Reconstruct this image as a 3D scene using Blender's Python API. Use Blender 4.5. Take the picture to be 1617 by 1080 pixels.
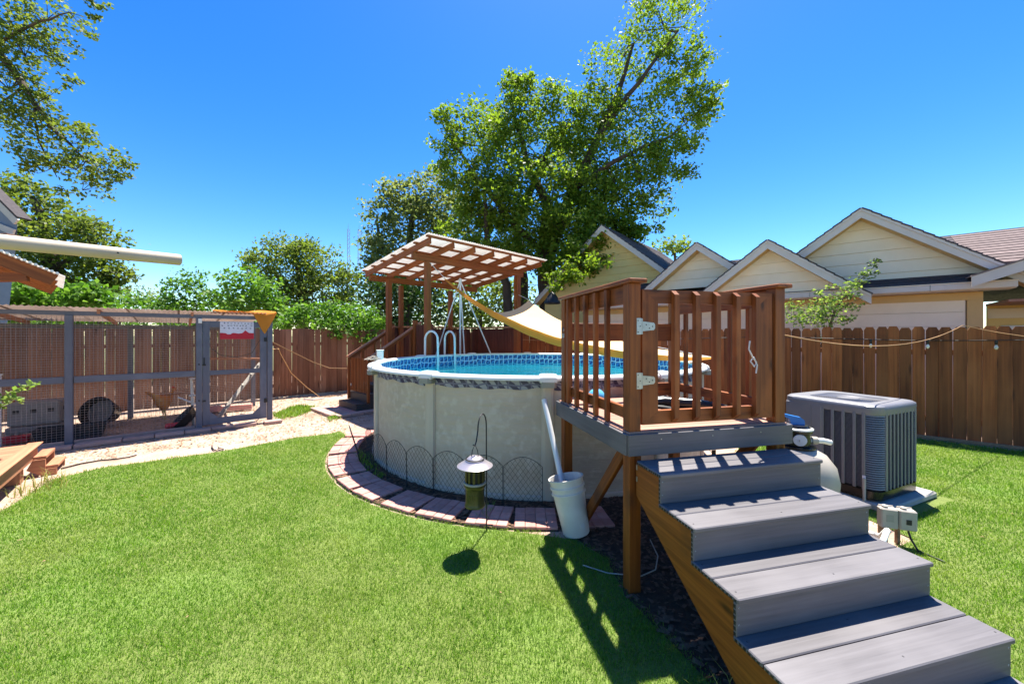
import bpy, math, random
import numpy as np
from mathutils import Vector, Matrix, noise as mnoise
R = math.radians
random.seed(7); rng = np.random.default_rng(11)
sc = bpy.context.scene
for o in list(bpy.data.objects): bpy.data.objects.remove(o)
COL = sc.collection

# ------------------------------------------------------------------ camera, sky, sun, exposure
F, V0, CH = 600.0, 530.0, 1.8          # focal length in px of a 1617 px wide frame, horizon row, eye height
cam = bpy.data.cameras.new('camera'); camo = bpy.data.objects.new('camera', cam); COL.objects.link(camo)
cam.sensor_width = 36; cam.lens = F*36/1617; cam.shift_y = -10/1617; cam.clip_start = .05; cam.clip_end = 3000
camo.location = (0, 0, CH); camo.rotation_euler = (R(90), 0, 0); sc.camera = camo
SUN = Vector((.12, .335, 1)).normalized()
wd = bpy.data.worlds.new('World'); sc.world = wd; wd.use_nodes = True
wn = wd.node_tree.nodes; sky = wn.new('ShaderNodeTexSky'); sky.sky_type = 'NISHITA'; sky.sun_disc = False
sky.sun_elevation = math.asin(SUN.z); sky.sun_rotation = math.atan2(SUN.x, SUN.y)
sky.altitude = 200; sky.air_density = 1.0; sky.dust_density = .35; sky.ozone_density = 2.5
hsv = wn.new('ShaderNodeHueSaturation'); hsv.inputs['Saturation'].default_value = 1.25; hsv.inputs['Hue'].default_value = .503
v1 = wn.new('ShaderNodeVectorMath'); v1.operation = 'SCALE'; v1.inputs[3].default_value = .1; gm = wn.new('ShaderNodeGamma'); gm.inputs[1].default_value = 1.3; v2 = wn.new('ShaderNodeVectorMath'); v2.operation = 'SCALE'; v2.inputs[3].default_value = 14.
wd.node_tree.links.new(sky.outputs[0], v1.inputs[0]); wd.node_tree.links.new(v1.outputs[0], gm.inputs[0]); wd.node_tree.links.new(gm.outputs[0], v2.inputs[0]); wd.node_tree.links.new(v2.outputs[0], hsv.inputs['Color'])
wd.node_tree.links.new(hsv.outputs[0], wn['Background'].inputs[0]); wn['Background'].inputs[1].default_value = .08
sl = bpy.data.lights.new('sun', 'SUN'); sl.energy = 5.0; sl.angle = R(.55); sl.color = (1, .94, .83)
so = bpy.data.objects.new('sun', sl); COL.objects.link(so); so.location = SUN*40
so.rotation_euler = (-SUN).to_track_quat('-Z', 'Y').to_euler()
vs = sc.view_settings; vs.view_transform = 'Standard'; vs.look = 'None'; vs.gamma = 1; vs.exposure = 1.45; vs.use_curve_mapping = False

def at(u, v, Y): return Vector(((u-808.5)/F*Y, Y, CH-(v-V0)/F*Y))
def gnd(u, v): Y = F*CH/(v-V0); return Vector(((u-808.5)/F*Y, Y, 0))

# ------------------------------------------------------------------ materials
MATS = {}
def mat(name, c1, c2=None, scale=(6, 6, 6), rough=.6, coord='Object', bump=.0, metal=0, randv=.12, detail=5, spec=.4, ramp=(.3, .7), bscale=None, c3=None, s3=1.5, trans=0, f3=(.5, .7), bdist=.01, coat=0, knots=None):
    m = bpy.data.materials.new(name); m.use_nodes = True; nt = m.node_tree; n = nt.nodes; L = nt.links
    b = n['Principled BSDF']; b.inputs['Roughness'].default_value = rough; b.inputs['Metallic'].default_value = metal
    b.inputs['Specular IOR Level'].default_value = spec; b.inputs['Coat Weight'].default_value = coat
    tc = n.new('ShaderNodeTexCoord'); oi = n.new('ShaderNodeObjectInfo')
    cb = n.new('ShaderNodeCombineXYZ')
    for i, k in enumerate((37., 91., 53.)):
        mm = n.new('ShaderNodeMath'); mm.operation = 'MULTIPLY'; L.new(oi.outputs['Random'], mm.inputs[0]); mm.inputs[1].default_value = k; L.new(mm.outputs[0], cb.inputs[i])
    mp = n.new('ShaderNodeMapping'); L.new(tc.outputs[coord], mp.inputs[0]); L.new(cb.outputs[0], mp.inputs[1]); mp.inputs[3].default_value = scale
    no = n.new('ShaderNodeTexNoise'); L.new(mp.outputs[0], no.inputs[0]); no.inputs['Scale'].default_value = 1; no.inputs['Detail'].default_value = detail; no.inputs['Roughness'].default_value = .6
    rp = n.new('ShaderNodeValToRGB'); L.new(no.outputs[0], rp.inputs[0]); c2 = c2 or tuple(x*.8 for x in c1)
    rp.color_ramp.elements[0].position = ramp[0]; rp.color_ramp.elements[1].position = ramp[1]
    rp.color_ramp.elements[0].color = (*c1, 1); rp.color_ramp.elements[1].color = (*c2, 1); col = rp.outputs[0]
    if c3:
        n3 = n.new('ShaderNodeTexNoise'); mp3 = n.new('ShaderNodeMapping'); L.new(tc.outputs[coord], mp3.inputs[0]); L.new(cb.outputs[0], mp3.inputs[1]); L.new(mp3.outputs[0], n3.inputs[0])
        n3.inputs['Scale'].default_value = s3; n3.inputs['Detail'].default_value = 4
        mr = n.new('ShaderNodeMapRange'); L.new(n3.outputs[0], mr.inputs[0]); mr.inputs[1].default_value = f3[0]; mr.inputs[2].default_value = f3[1]
        mx = n.new('ShaderNodeMix'); mx.data_type = 'RGBA'; L.new(mr.outputs[0], mx.inputs[0]); L.new(col, mx.inputs[6]); mx.inputs[7].default_value = (*c3, 1); col = mx.outputs[2]
    if knots:
        mk = n.new('ShaderNodeMapping'); L.new(tc.outputs[coord], mk.inputs[0]); L.new(cb.outputs[0], mk.inputs[1]); mk.inputs[3].default_value = (*knots, 1)
        vk = n.new('ShaderNodeTexVoronoi'); L.new(mk.outputs[0], vk.inputs[0]); vk.inputs['Scale'].default_value = 1; kr = n.new('ShaderNodeMapRange'); L.new(vk.outputs['Distance'], kr.inputs[0]); kr.inputs[1].default_value = .05; kr.inputs[2].default_value = .17; kr.inputs[3].default_value = .85; kr.inputs[4].default_value = 0
        mk2 = n.new('ShaderNodeMix'); mk2.data_type = 'RGBA'; L.new(kr.outputs[0], mk2.inputs[0]); L.new(col, mk2.inputs[6]); mk2.inputs[7].default_value = (c2[0]*.35, c2[1]*.32, c2[2]*.3, 1); col = mk2.outputs[2]
    hs = n.new('ShaderNodeHueSaturation'); L.new(col, hs.inputs['Color'])
    mv = n.new('ShaderNodeMapRange'); L.new(oi.outputs['Random'], mv.inputs[0]); mv.inputs[3].default_value = 1-randv; mv.inputs[4].default_value = 1+randv; L.new(mv.outputs[0], hs.inputs['Value'])
    L.new(hs.outputs[0], b.inputs['Base Color'])
    if bump:
        bp = n.new('ShaderNodeBump'); bp.inputs['Strength'].default_value = bump; bp.inputs['Distance'].default_value = bdist
        if bscale:
            nb = n.new('ShaderNodeTexNoise'); mpb = n.new('ShaderNodeMapping'); L.new(tc.outputs[coord], mpb.inputs[0]); mpb.inputs[3].default_value = bscale
            L.new(mpb.outputs[0], nb.inputs[0]); nb.inputs['Scale'].default_value = 1; nb.inputs['Detail'].default_value = 4; L.new(nb.outputs[0], bp.inputs['Height'])
        else: L.new(no.outputs[0], bp.inputs['Height'])
        L.new(bp.outputs[0], b.inputs['Normal'])
    if trans:
        tr = n.new('ShaderNodeBsdfTranslucent'); L.new(hs.outputs[0], tr.inputs[0]); ms = n.new('ShaderNodeMixShader'); ms.inputs[0].default_value = trans
        L.new(b.outputs[0], ms.inputs[1]); L.new(tr.outputs[0], ms.inputs[2]); L.new(ms.outputs[0], n['Material Output'].inputs[0])
    MATS[name] = m; return m
def leafmat(name, cols, trans=.45, tcol=1.5, rough=.55, patch=None):
    m = bpy.data.materials.new(name); m.use_nodes = True; nt = m.node_tree; n = nt.nodes; L = nt.links
    b = n['Principled BSDF']; b.inputs['Roughness'].default_value = rough; b.inputs['Specular IOR Level'].default_value = .3
    g = n.new('ShaderNodeNewGeometry'); rp = n.new('ShaderNodeValToRGB'); L.new(g.outputs['Random Per Island'], rp.inputs[0])
    els = rp.color_ramp.elements
    while len(els) < len(cols): els.new(.5)
    for i, c in enumerate(cols): els[i].position = i/(len(cols)-1); els[i].color = (*c, 1)
    col = rp.outputs[0]
    if patch:
        tc = n.new('ShaderNodeTexCoord'); no = n.new('ShaderNodeTexNoise'); L.new(tc.outputs['Object'], no.inputs[0]); no.inputs['Scale'].default_value = patch[0]; no.inputs['Detail'].default_value = 6; no.inputs['Roughness'].default_value = .65
        mr = n.new('ShaderNodeMapRange'); L.new(no.outputs[0], mr.inputs[0]); mr.inputs[1].default_value = patch[2]; mr.inputs[2].default_value = patch[3]
        mx = n.new('ShaderNodeMix'); mx.data_type = 'RGBA'; L.new(mr.outputs[0], mx.inputs[0]); L.new(col, mx.inputs[6]); mx.inputs[7].default_value = (*patch[1], 1); col = mx.outputs[2]
    L.new(col, b.inputs['Base Color'])
    br = n.new('ShaderNodeMix'); br.data_type = 'RGBA'; br.blend_type = 'MULTIPLY'; br.inputs[0].default_value = 1; L.new(col, br.inputs[6]); br.inputs[7].default_value = (tcol, tcol*1.02, tcol*.55, 1)
    tr = n.new('ShaderNodeBsdfTranslucent'); L.new(br.outputs[2], tr.inputs[0]); ms = n.new('ShaderNodeMixShader'); ms.inputs[0].default_value = trans
    L.new(b.outputs[0], ms.inputs[1]); L.new(tr.outputs[0], ms.inputs[2]); L.new(ms.outputs[0], n['Material Output'].inputs[0])
    MATS[name] = m; return m
WU = dict(coord='UV', bump=.25)
mat('redwood', knots=(2.6, 7), c1=(.27, .076, .014), c2=(.105, .025, .005), scale=(1.6, 38, 1), rough=.55, c3=(.34, .10, .022), s3=2.2, **WU)
mat('redwood_end', (.36, .17, .075), (.24, .10, .04), (20, 20, 20), .7)
mat('postwood', c1=(.33, .095, .013), c2=(.13, .03, .004), scale=(1.2, 30, 1), rough=.5, knots=(2.2, 6.5), c3=(.10, .03, .01), s3=3.0, f3=(.58, .75), **WU)
mat('fencewood', c1=(.285, .084, .022), c2=(.11, .029, .007), scale=(1.3, 26, 1), rough=.75, knots=(2.2, 6.5), c3=(.35, .125, .04), s3=1.3, randv=.32, f3=(.45, .75), **WU)
mat('fencewood_old', c1=(.28, .128, .070), c2=(.15, .062, .032), scale=(1.3, 24, 1), rough=.85, knots=(2.2, 6.5), c3=(.33, .17, .10), s3=1.2, randv=.22, f3=(.45, .75), **WU)
mat('darkrail', (.14, .040, .020), (.075, .02, .010), (1.3, 26, 1), .7, randv=.25, **WU)
mat('pergola', (.33, .092, .017), (.17, .042, .007), (1.2, 26, 1), .6, randv=.15, **WU)
mat('porchwood', (.46, .21, .115), (.33, .13, .07), (1.4, 24, 1), .7, randv=.12, **WU)
mat('deckboard', (.42, .235, .17), (.30, .155, .11), (1.4, 24, 1), .7, randv=.12, **WU)
mat('composite', (.135, .127, .136), (.092, .086, .093), (2.0, 55, 1), .55, c3=(.165, .156, .165), s3=1.0, randv=.06, coord='UV', bump=.35, bdist=.004)
mat('composite_brown', (.10, .078, .068), (.075, .058, .05), (2.0, 55, 1), .6, randv=.08, coord='UV', bump=.25, bdist=.004)
mat('black', (.012, .012, .014), (.02, .02, .022), rough=.5)
mat('blackgloss', (.012, .012, .014), (.016, .016, .018), rough=.22)
mat('cooppaint', (.125, .135, .175), (.10, .108, .14), (2, 20, 1), .6, coord='UV', bump=.12, c3=(.16, .17, .21), s3=2, randv=.06)
mat('wire', (.34, .31, .31), rough=.5, metal=.4)
mat('darkwire', (.022, .022, .026), rough=.5)
mat('steel', (.44, .455, .465), (.32, .335, .345), (30, 30, 30), .38, metal=.85)
mat('whiteplastic', (.78, .77, .74), (.70, .69, .655), (5, 5, 5), .35, randv=.03)
mat('whitemetal', (.80, .80, .80), (.72, .72, .72), (5, 5, 5), .3, randv=.03)
mat('bucketplastic', (.80, .76, .71), (.70, .665, .61), (7, 7, 7), .42, randv=.02, bump=.15, trans=.12)
mat('capgrey', (.30, .295, .255), (.25, .245, .21), (9, 9, 9), .5)
mat('poolwall', (.57, .465, .36), (.45, .37, .29), (1.8, 1.8, 4), .55, bump=.9, bscale=(3.2, 3.2, 20), bdist=.016, c3=(.58, .50, .41), s3=10, f3=(.50, .66), randv=0, ramp=(.25, .75))
mat('upright', (.58, .49, .395), (.50, .42, .34), (6, 6, 2), .5, randv=.04)
mat('poolfloor', (.16, .66, .74), (.26, .76, .82), (1.2, 1.2, 1.2), .6, randv=0)
mat('brick', (.56, .275, .235), (.46, .21, .175), (14, 14, 14), .85, bump=.3, randv=.14, c3=(.55, .30, .26), s3=6)
mat('brickjoint', (.13, .085, .07), (.08, .05, .04), (30, 30, 30), .95, bump=.4)
mat('paleslab', (.46, .31, .265), (.38, .245, .21), (8, 8, 8), .85, bump=.25, randv=.12)
mat('concrete', (.45, .42, .38), (.36, .335, .30), (10, 10, 10), .9, bump=.3)
mat('dirt', (.50, .37, .295), (.36, .25, .19), (2.6, 2.6, 2.6), .95, bump=.9, bscale=(26, 26, 26), bdist=.03, c3=(.27, .185, .13), s3=.9, f3=(.52, .72), randv=0, detail=9)
mat('farground', (.16, .17, .07), (.11, .12, .05), (.6, .6, .6), .95, randv=0)
mat('mulch', (.10, .056, .034), (.045, .025, .016), (30, 30, 30), .95, bump=1, bdist=.03, randv=0)
mat('chips', (.22, .125, .075), (.09, .048, .03), (40, 40, 40), .9, randv=.1)
mat('litter', (.33, .21, .12), (.19, .11, .06), (40, 40, 40), .9)
mat('lawnsoil', (.17, .22, .05), (.12, .16, .035), (9, 9, 9), .95, bump=.8, bscale=(60, 60, 60), bdist=.03, randv=0, c3=(.15, .23, .045), s3=1.1)
mat('yellow', (.84, .61, .23), (.78, .55, .20), (3, 3, 3), .6, randv=.04)
mat('cream', (.86, .74, .57), (.80, .68, .515), (3, 3, 3), .6, randv=.04)
mat('frieze', (.62, .41, .17), (.56, .37, .15), (3, 3, 3), .6, randv=.02)
mat('trim', (.64, .57, .52), (.57, .51, .465), (4, 4, 4), .55, randv=.03)
mat('shingle', (.085, .070, .075), (.045, .038, .045), (14, 14, 14), .9, bump=.5, randv=.3)
mat('shinglered', (.20, .15, .145), (.13, .095, .093), (12, 12, 12), .9, bump=.5, randv=.2)
mat('soffit', (.33, .17, .13), (.28, .145, .11), rough=.7)
mat('bluesiding', (.22, .25, .33), (.19, .22, .29), rough=.6)
mat('tanpole', (.50, .42, .315), (.43, .355, .26), (3, 3, 3), .5, bump=.1, randv=0)
mat('acmetal', (.215, .215, .235), (.185, .185, .205), (6, 6, 6), .45, metal=.25, randv=.04)
mat('accoil', (.022, .021, .026), (.035, .033, .04), (60, 60, 200), .6, bump=.4)
mat('beige', (.46, .41, .34), (.40, .355, .295), (7, 7, 7), .5, randv=.03)
mat('boxpaint', (.42, .38, .33), (.36, .325, .28), (12, 12, 12), .55)
mat('blue', (.015, .16, .50), (.02, .19, .55), rough=.35)
mat('ballblue', (.10, .42, .72), (.13, .47, .75), rough=.3)
mat('sail', (.88, .68, .40), (.84, .63, .35), (3, 3, 3), .85, trans=.30, bump=.15, bscale=(5, 5, 5), bdist=.03, randv=0)
mat('tancloth', (.90, .43, .065), (.82, .38, .055), (5, 5, 5), .85, trans=.55, bump=.2, randv=0)
mat('polycarb', (.80, .79, .78), (.70, .68, .67), (2, 2, 2), .5, trans=.5, randv=.06)
mat('metalroof', (.56, .49, .45), (.42, .35, .31), (2, 2, 2), .5, trans=.6, randv=.08)
mat('greybox', (.25, .225, .21), (.20, .18, .17), rough=.55)
mat('signink', (.11, .10, .14), rough=.6, randv=0)
mat('signwhite', (.74, .72, .80), rough=.5, randv=0)
mat('signred', (.52, .012, .03), rough=.5, randv=0)
mat('redplastic', (.70, .03, .045), (.62, .025, .04), rough=.35)
mat('rope', (.42, .24, .11), (.34, .19, .085), rough=.85)
mat('whiterope', (.75, .74, .72), rough=.8)
mat('bronze', (.10, .095, .035), (.062, .058, .022), (16, 16, 16), .38, metal=.55, randv=0)
mat('hat', (.52, .47, .50), (.42, .38, .40), (6, 6, 6), .35, metal=.6, randv=0)
mat('bark', (.10, .070, .05), (.05, .035, .026), (5, 5, 1.2), .95, bump=.9, bdist=.04)
mat('twig', (.16, .12, .07), (.10, .075, .045), (9, 9, 9), .9)
mat('tower', (.42, .43, .45), rough=.6)
mat('henbrown', (.60, .22, .04), (.42, .13, .02), (26, 26, 26), .85, bump=.6, c3=(.58, .32, .12), s3=5)
mat('hencomb', (.60, .02, .02), rough=.6)
mat('henleg', (.62, .42, .12), rough=.6)
mat('glassbulb', (.75, .70, .62), rough=.12)
mat('glasspane', (.05, .055, .06), rough=.08, randv=0)
leafmat('leaf_big', [(.085, .145, .013), (.115, .185, .017), (.145, .215, .022), (.18, .245, .03)], .5, 1.8)
leafmat('leaf_far', [(.085, .13, .025), (.13, .185, .035), (.18, .22, .055)], .5, 1.7)
leafmat('leaf_pale', [(.085, .12, .045), (.13, .165, .065), (.22, .24, .10)], .55, 1.7)
leafmat('leaf_vine', [(.045, .12, .010), (.08, .19, .018), (.12, .25, .03), (.16, .28, .05)], .45, 1.5)
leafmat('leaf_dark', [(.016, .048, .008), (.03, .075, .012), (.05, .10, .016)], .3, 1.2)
leafmat('leaf_oak', [(.07, .105, .016), (.105, .145, .024), (.145, .175, .04)], .5, 1.9)
leafmat('leaf_sap', [(.10, .17, .05), (.16, .25, .06), (.28, .36, .12)], .5, 1.6)
leafmat('blade', [(.085, .185, .014), (.12, .25, .020), (.16, .30, .030), (.22, .34, .055)], .42, 1.45, .5, (1.1, (.30, .35, .085), .48, .86))
leafmat('dryblade', [(.30, .30, .09), (.42, .38, .16), (.24, .30, .07)], .4, 1.2)
M = MATS
# pool water: clear tinted film with fresnel gloss and ripples
m = bpy.data.materials.new('water'); m.use_nodes = True; nt = m.node_tree; n = nt.nodes; L = nt.links; n.remove(n['Principled BSDF'])
tr = n.new('ShaderNodeBsdfTransparent'); tr.inputs[0].default_value = (.50, .93, .97, 1); gl = n.new('ShaderNodeBsdfGlossy'); gl.inputs['Roughness'].default_value = .04
fr = n.new('ShaderNodeFresnel'); fr.inputs[0].default_value = 1.33; ms = n.new('ShaderNodeMixShader'); no = n.new('ShaderNodeTexNoise'); no.inputs['Scale'].default_value = 3.2; no.inputs['Detail'].default_value = 3
tc = n.new('ShaderNodeTexCoord'); bp = n.new('ShaderNodeBump'); bp.inputs['Strength'].default_value = .35; bp.inputs['Distance'].default_value = .12
L.new(tc.outputs['Object'], no.inputs[0]); L.new(no.outputs[0], bp.inputs['Height']); L.new(bp.outputs[0], fr.inputs['Normal']); L.new(bp.outputs[0], gl.inputs['Normal'])
sc2 = n.new('ShaderNodeMath'); sc2.operation = 'MULTIPLY'; sc2.inputs[1].default_value = .40; L.new(fr.outputs[0], sc2.inputs[0])
L.new(sc2.outputs[0], ms.inputs[0]); L.new(tr.outputs[0], ms.inputs[1]); L.new(gl.outputs[0], ms.inputs[2]); L.new(ms.outputs[0], n['Material Output'].inputs[0]); M['water'] = m
# pool liner print: navy band with pale wave and diamond motif
def linermat(name, base, hi, pale, per):
    m = bpy.data.materials.new(name); m.use_nodes = True; nt = m.node_tree; n = nt.nodes; L = nt.links; b = n['Principled BSDF']; b.inputs['Roughness'].default_value = .35
    tc = n.new('ShaderNodeTexCoord'); mp = n.new('ShaderNodeMapping'); mp.inputs[3].default_value = (per, per, 1); L.new(tc.outputs['UV'], mp.inputs[0])
    w = n.new('ShaderNodeTexWave'); w.wave_type = 'BANDS'; w.bands_direction = 'DIAGONAL'; w.inputs['Scale'].default_value = .62; w.inputs['Distortion'].default_value = 3.0; w.inputs['Detail'].default_value = 2; L.new(mp.outputs[0], w.inputs[0])
    v = n.new('ShaderNodeTexVoronoi'); v.feature = 'DISTANCE_TO_EDGE'; v.inputs['Scale'].default_value = 1.1; v.inputs['Randomness'].default_value = .35; L.new(mp.outputs[0], v.inputs[0])
    r1 = n.new('ShaderNodeValToRGB'); L.new(w.outputs[0], r1.inputs[0]); r1.color_ramp.elements[0].position = .45; r1.color_ramp.elements[1].position = .6; r1.color_ramp.elements[0].color = (*base, 1); r1.color_ramp.elements[1].color = (*hi, 1)
    lt = n.new('ShaderNodeMath'); lt.operation = 'LESS_THAN'; lt.inputs[1].default_value = .07; L.new(v.outputs['Distance'], lt.inputs[0])
    mx = n.new('ShaderNodeMix'); mx.data_type = 'RGBA'; L.new(lt.outputs[0], mx.inputs[0]); L.new(r1.outputs[0], mx.inputs[6]); mx.inputs[7].default_value = (*pale, 1); L.new(mx.outputs[2], b.inputs['Base Color']); M[name] = m
linermat('liner', (.015, .045, .20), (.03, .16, .42), (.50, .66, .78), 8)
linermat('linerout', (.02, .024, .075), (.26, .28, .34), (.10, .11, .2), 7)

# ------------------------------------------------------------------ mesh helpers
class MB:
    def __init__(s): s.v = []; s.f = []; s.uv = []
    def add(s, vs, fs, uv=None):
        o = len(s.v); s.v += [tuple(x) for x in vs]; s.f += [tuple(i+o for i in f) for f in fs]
        s.uv += [tuple(x) for x in uv] if uv else [(x[0]+x[1], x[2]) for x in vs]; return s
    def frame(s, c, X, Y, Z, sx, sy, sz, ch=.004):
        # chamfered box; X is the grain direction
        hx, hy, hz = sx/2, sy/2, sz/2; ch = min(ch, hx*.45, hy*.45, hz*.45); vs = []; uv = []; idx = {}
        ou, ov = random.random()*9, random.random()*9; c = Vector(c)
        for a in (-1, 1):
            for b in (-1, 1):
                for d in (-1, 1):
                    for k in range(3):
                        p = [a*hx, b*hy, d*hz]
                        for j in range(3):
                            if j != k: p[j] -= (a, b, d)[j]*ch
                        idx[a, b, d, k] = len(vs); vs.append(c+X*p[0]+Y*p[1]+Z*p[2]); uv.append((p[0]+ou, p[1]+p[2]+ov))
        fs = []
        def q(l): fs.append(l)
        for k in range(3):
            i, j = [(1, 2), (2, 0), (0, 1)][k]
            for sg in (-1, 1):
                l = []
                for (p, r_) in ((-1, -1), (1, -1), (1, 1), (-1, 1)):
                    t = [0, 0, 0]; t[k] = sg; t[i] = p; t[j] = r_; l.append(idx[t[0], t[1], t[2], k])
                q(l if sg > 0 else l[::-1])
            for p in (-1, 1):
                for r_ in (-1, 1):
                    t0 = [0, 0, 0]; t0[i] = p; t0[j] = r_; t0[k] = -1; t1 = list(t0); t1[k] = 1
                    l = [idx[(*t0, i)], idx[(*t1, i)], idx[(*t1, j)], idx[(*t0, j)]]
                    q(l if p*r_ < 0 else l[::-1])
        for a in (-1, 1):
            for b in (-1, 1):
                for d in (-1, 1):
                    l = [idx[a, b, d, 0], idx[a, b, d, 1], idx[a, b, d, 2]]; q(l if a*b*d > 0 else l[::-1])
        return s.add(vs, fs, uv)
    def bar(s, p0, p1, w, h, up=(0, 0, 1), ch=.004):
        p0, p1 = Vector(p0), Vector(p1); X = (p1-p0); l = X.length; X.normalize(); up = Vector(up)
        if abs(X.dot(up)) > .98: up = Vector((1, 0, 0)) if abs(X.x) < .9 else Vector((0, 1, 0))
        Y = up.cross(X).normalized(); Z = X.cross(Y); return s.frame((p0+p1)/2, X, Y, Z, l, w, h, ch)
    def box(s, c, size, rz=0, ch=.004, grain=0):
        X = Vector((math.cos(rz), math.sin(rz), 0)); Y = Vector((-X.y, X.x, 0)); Z = Vector((0, 0, 1)); a = [X, Y, Z]; k = [grain, (grain+1) % 3, (grain+2) % 3]
        return s.frame(c, a[k[0]], a[k[1]], a[k[2]], size[k[0]], size[k[1]], size[k[2]], ch)
    def cyl(s, p0, p1, r0, r1=None, n=10, cap=True):
        return s.tube([p0, p1], [r0, r0 if r1 is None else r1], n, cap)
    def tube(s, pts, rad, n=8, cap=True, sq=None):
        pts = [Vector(p) for p in pts]; m = len(pts); rad = rad if isinstance(rad, (list, tuple)) else [rad]*m
        vs = []; uv = []; fs = []; Np = None; dist = 0
        for i, p in enumerate(pts):
            t = (pts[min(i+1, m-1)]-pts[max(i-1, 0)]).normalized()
            if Np is None: Np = t.orthogonal().normalized()
            else: Np = (Np-t*Np.dot(t)); Np = Np.normalized() if Np.length > 1e-6 else t.orthogonal().normalized()
            B = t.cross(Np)
            if i: dist += (p-pts[i-1]).length
            for k in range(n):
                a = 2*math.pi*k/n; vs.append(p+(Np*math.cos(a)+B*math.sin(a))*rad[i]); uv.append((dist, a*rad[i]))
        for i in range(m-1):
            for k in range(n): fs.append((i*n+k, i*n+(k+1) % n, (i+1)*n+(k+1) % n, (i+1)*n+k))
        if cap: fs.append(tuple(range(n))[::-1]); fs.append(tuple(range((m-1)*n, m*n)))
        return s.add(vs, fs, uv)
    def lathe(s, prof, c=(0, 0, 0), n=24, axis=(0, 0, 1), a0=0, a1=None):
        Z = Vector(axis).normalized(); X = Z.orthogonal().normalized() if abs(Z.z) < .999 else Vector((1, 0, 0)); Y = Z.cross(X); c = Vector(c); vs = []; uv = []; fs = []
        full = a1 is None; nn = n if full else n+1
        for (r, z) in prof:
            for k in range(nn):
                a = a0+(2*math.pi if full else a1-a0)*k/n; vs.append(c+(X*math.cos(a)+Y*math.sin(a))*r+Z*z); uv.append((a*2.7, z))
        for i in range(len(prof)-1):
            for k in range(nn if full else n): fs.append((i*nn+k, i*nn+(k+1) % nn, (i+1)*nn+(k+1) % nn, (i+1)*nn+k))
        return s.add(vs, fs, uv)
    def prism(s, poly, X, Y, Z, o, t):
        # polygon in X,Y plane at o, extruded t along Z; grain along X
        o = Vector(o); n = len(poly); ou = random.random()*9
        vs = [o+X*a+Y*b for a, b in poly]+[o+X*a+Y*b+Z*t for a, b in poly]; uv = [(a+ou, b) for a, b in poly]+[(a+ou, b+t) for a, b in poly]
        fs = [tuple(range(n))[::-1], tuple(range(n, 2*n))]+[(i, (i+1) % n, n+(i+1) % n, n+i) for i in range(n)]; return s.add(vs, fs, uv)
    def mesh(s, name, mt, smooth=None):
        me = bpy.data.meshes.new(name); me.from_pydata(s.v, [], s.f); ul = me.uv_layers.new(name='UVMap')
        li = np.empty(len(me.loops), dtype=np.int32); me.loops.foreach_get('vertex_index', li); ul.data.foreach_set('uv', np.array(s.uv, dtype=np.float32)[li].ravel())
        me.materials.append(M[mt] if isinstance(mt, str) else mt)
        if smooth: me.shade_smooth(); me.set_sharp_from_angle(angle=R(smooth))
        me.update(); return me
    def build(s, name, mt, parent=None, smooth=None): return link(name, s.mesh(name, mt, smooth), parent)
LOC = {}
def link(name, me, parent=None, loc=None, rot=None):
    o = bpy.data.objects.new(name, me); COL.objects.link(o)
    if loc is not None: o.location = loc
    if rot is not None: o.rotation_euler = rot
    if parent is not None:
        o.parent = parent; o.matrix_parent_inverse = Matrix.Translation(-LOC.get(parent.name, Vector()))
    return o
def tag(o, label, cat, group=None):
    o['label'] = label; o['category'] = cat
    if group: o['group'] = group
    return o
def thing(name, label, cat, loc, group=None):
    o = bpy.data.objects.new(name, None); COL.objects.link(o); o.location = loc; o.empty_display_size = .1; LOC[o.name] = Vector(loc); return tag(o, label, cat, group)
def struct(o, stuff=False): o['kind'] = 'stuff' if stuff else 'structure'; return o
def sempty(name, loc=(0, 0, 0)):
    o = bpy.data.objects.new(name, None); COL.objects.link(o); o.location = loc; LOC[o.name] = Vector(loc); return struct(o)
def poly_sheet(name, pts, z, mt, sub=None):
    import bmesh
    bm = bmesh.new(); vs = [bm.verts.new((p[0], p[1], z)) for p in pts]; f = bm.faces.new(vs); bm.normal_update()
    if f.normal.z < 0: f.normal_flip()
    bmesh.ops.triangulate(bm, faces=[f]); me = bpy.data.meshes.new(name); bm.to_mesh(me); bm.free(); me.materials.append(M[mt]); return link(name, me)
def arrmesh(name, verts, nper, faces, mt):
    # verts (N*nper,3); faces = list of index tuples inside one piece (all pieces alike)
    N = len(verts)//nper; me = bpy.data.meshes.new(name); me.vertices.add(len(verts)); me.vertices.foreach_set('co', np.asarray(verts, dtype=np.float32).ravel())
    base = np.arange(N)[:, None]*nper; fl = np.concatenate([np.array(f) for f in faces]); li = (base+fl[None, :]).ravel().astype(np.int32)
    me.loops.add(len(li)); me.loops.foreach_set('vertex_index', li); lens = np.array([len(f) for f in faces]); st = np.concatenate([[0], np.cumsum(lens)[:-1]])
    me.polygons.add(N*len(faces)); me.polygons.foreach_set('loop_start', (np.arange(N)[:, None]*lens.sum()+st[None, :]).ravel().astype(np.int32))
    me.update(calc_edges=True); me.materials.append(M[mt]); return me
def inpoly(x, y, poly):
    r = np.zeros(len(x), bool); j = len(poly)-1
    for i in range(len(poly)):
        xi, yi = poly[i][:2]; xj, yj = poly[j][:2]
        c = ((yi > y) != (yj > y)) & (x < (xj-xi)*(y-yi)/((yj-yi) or 1e-9)+xi); r ^= c; j = i
    return r

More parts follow.
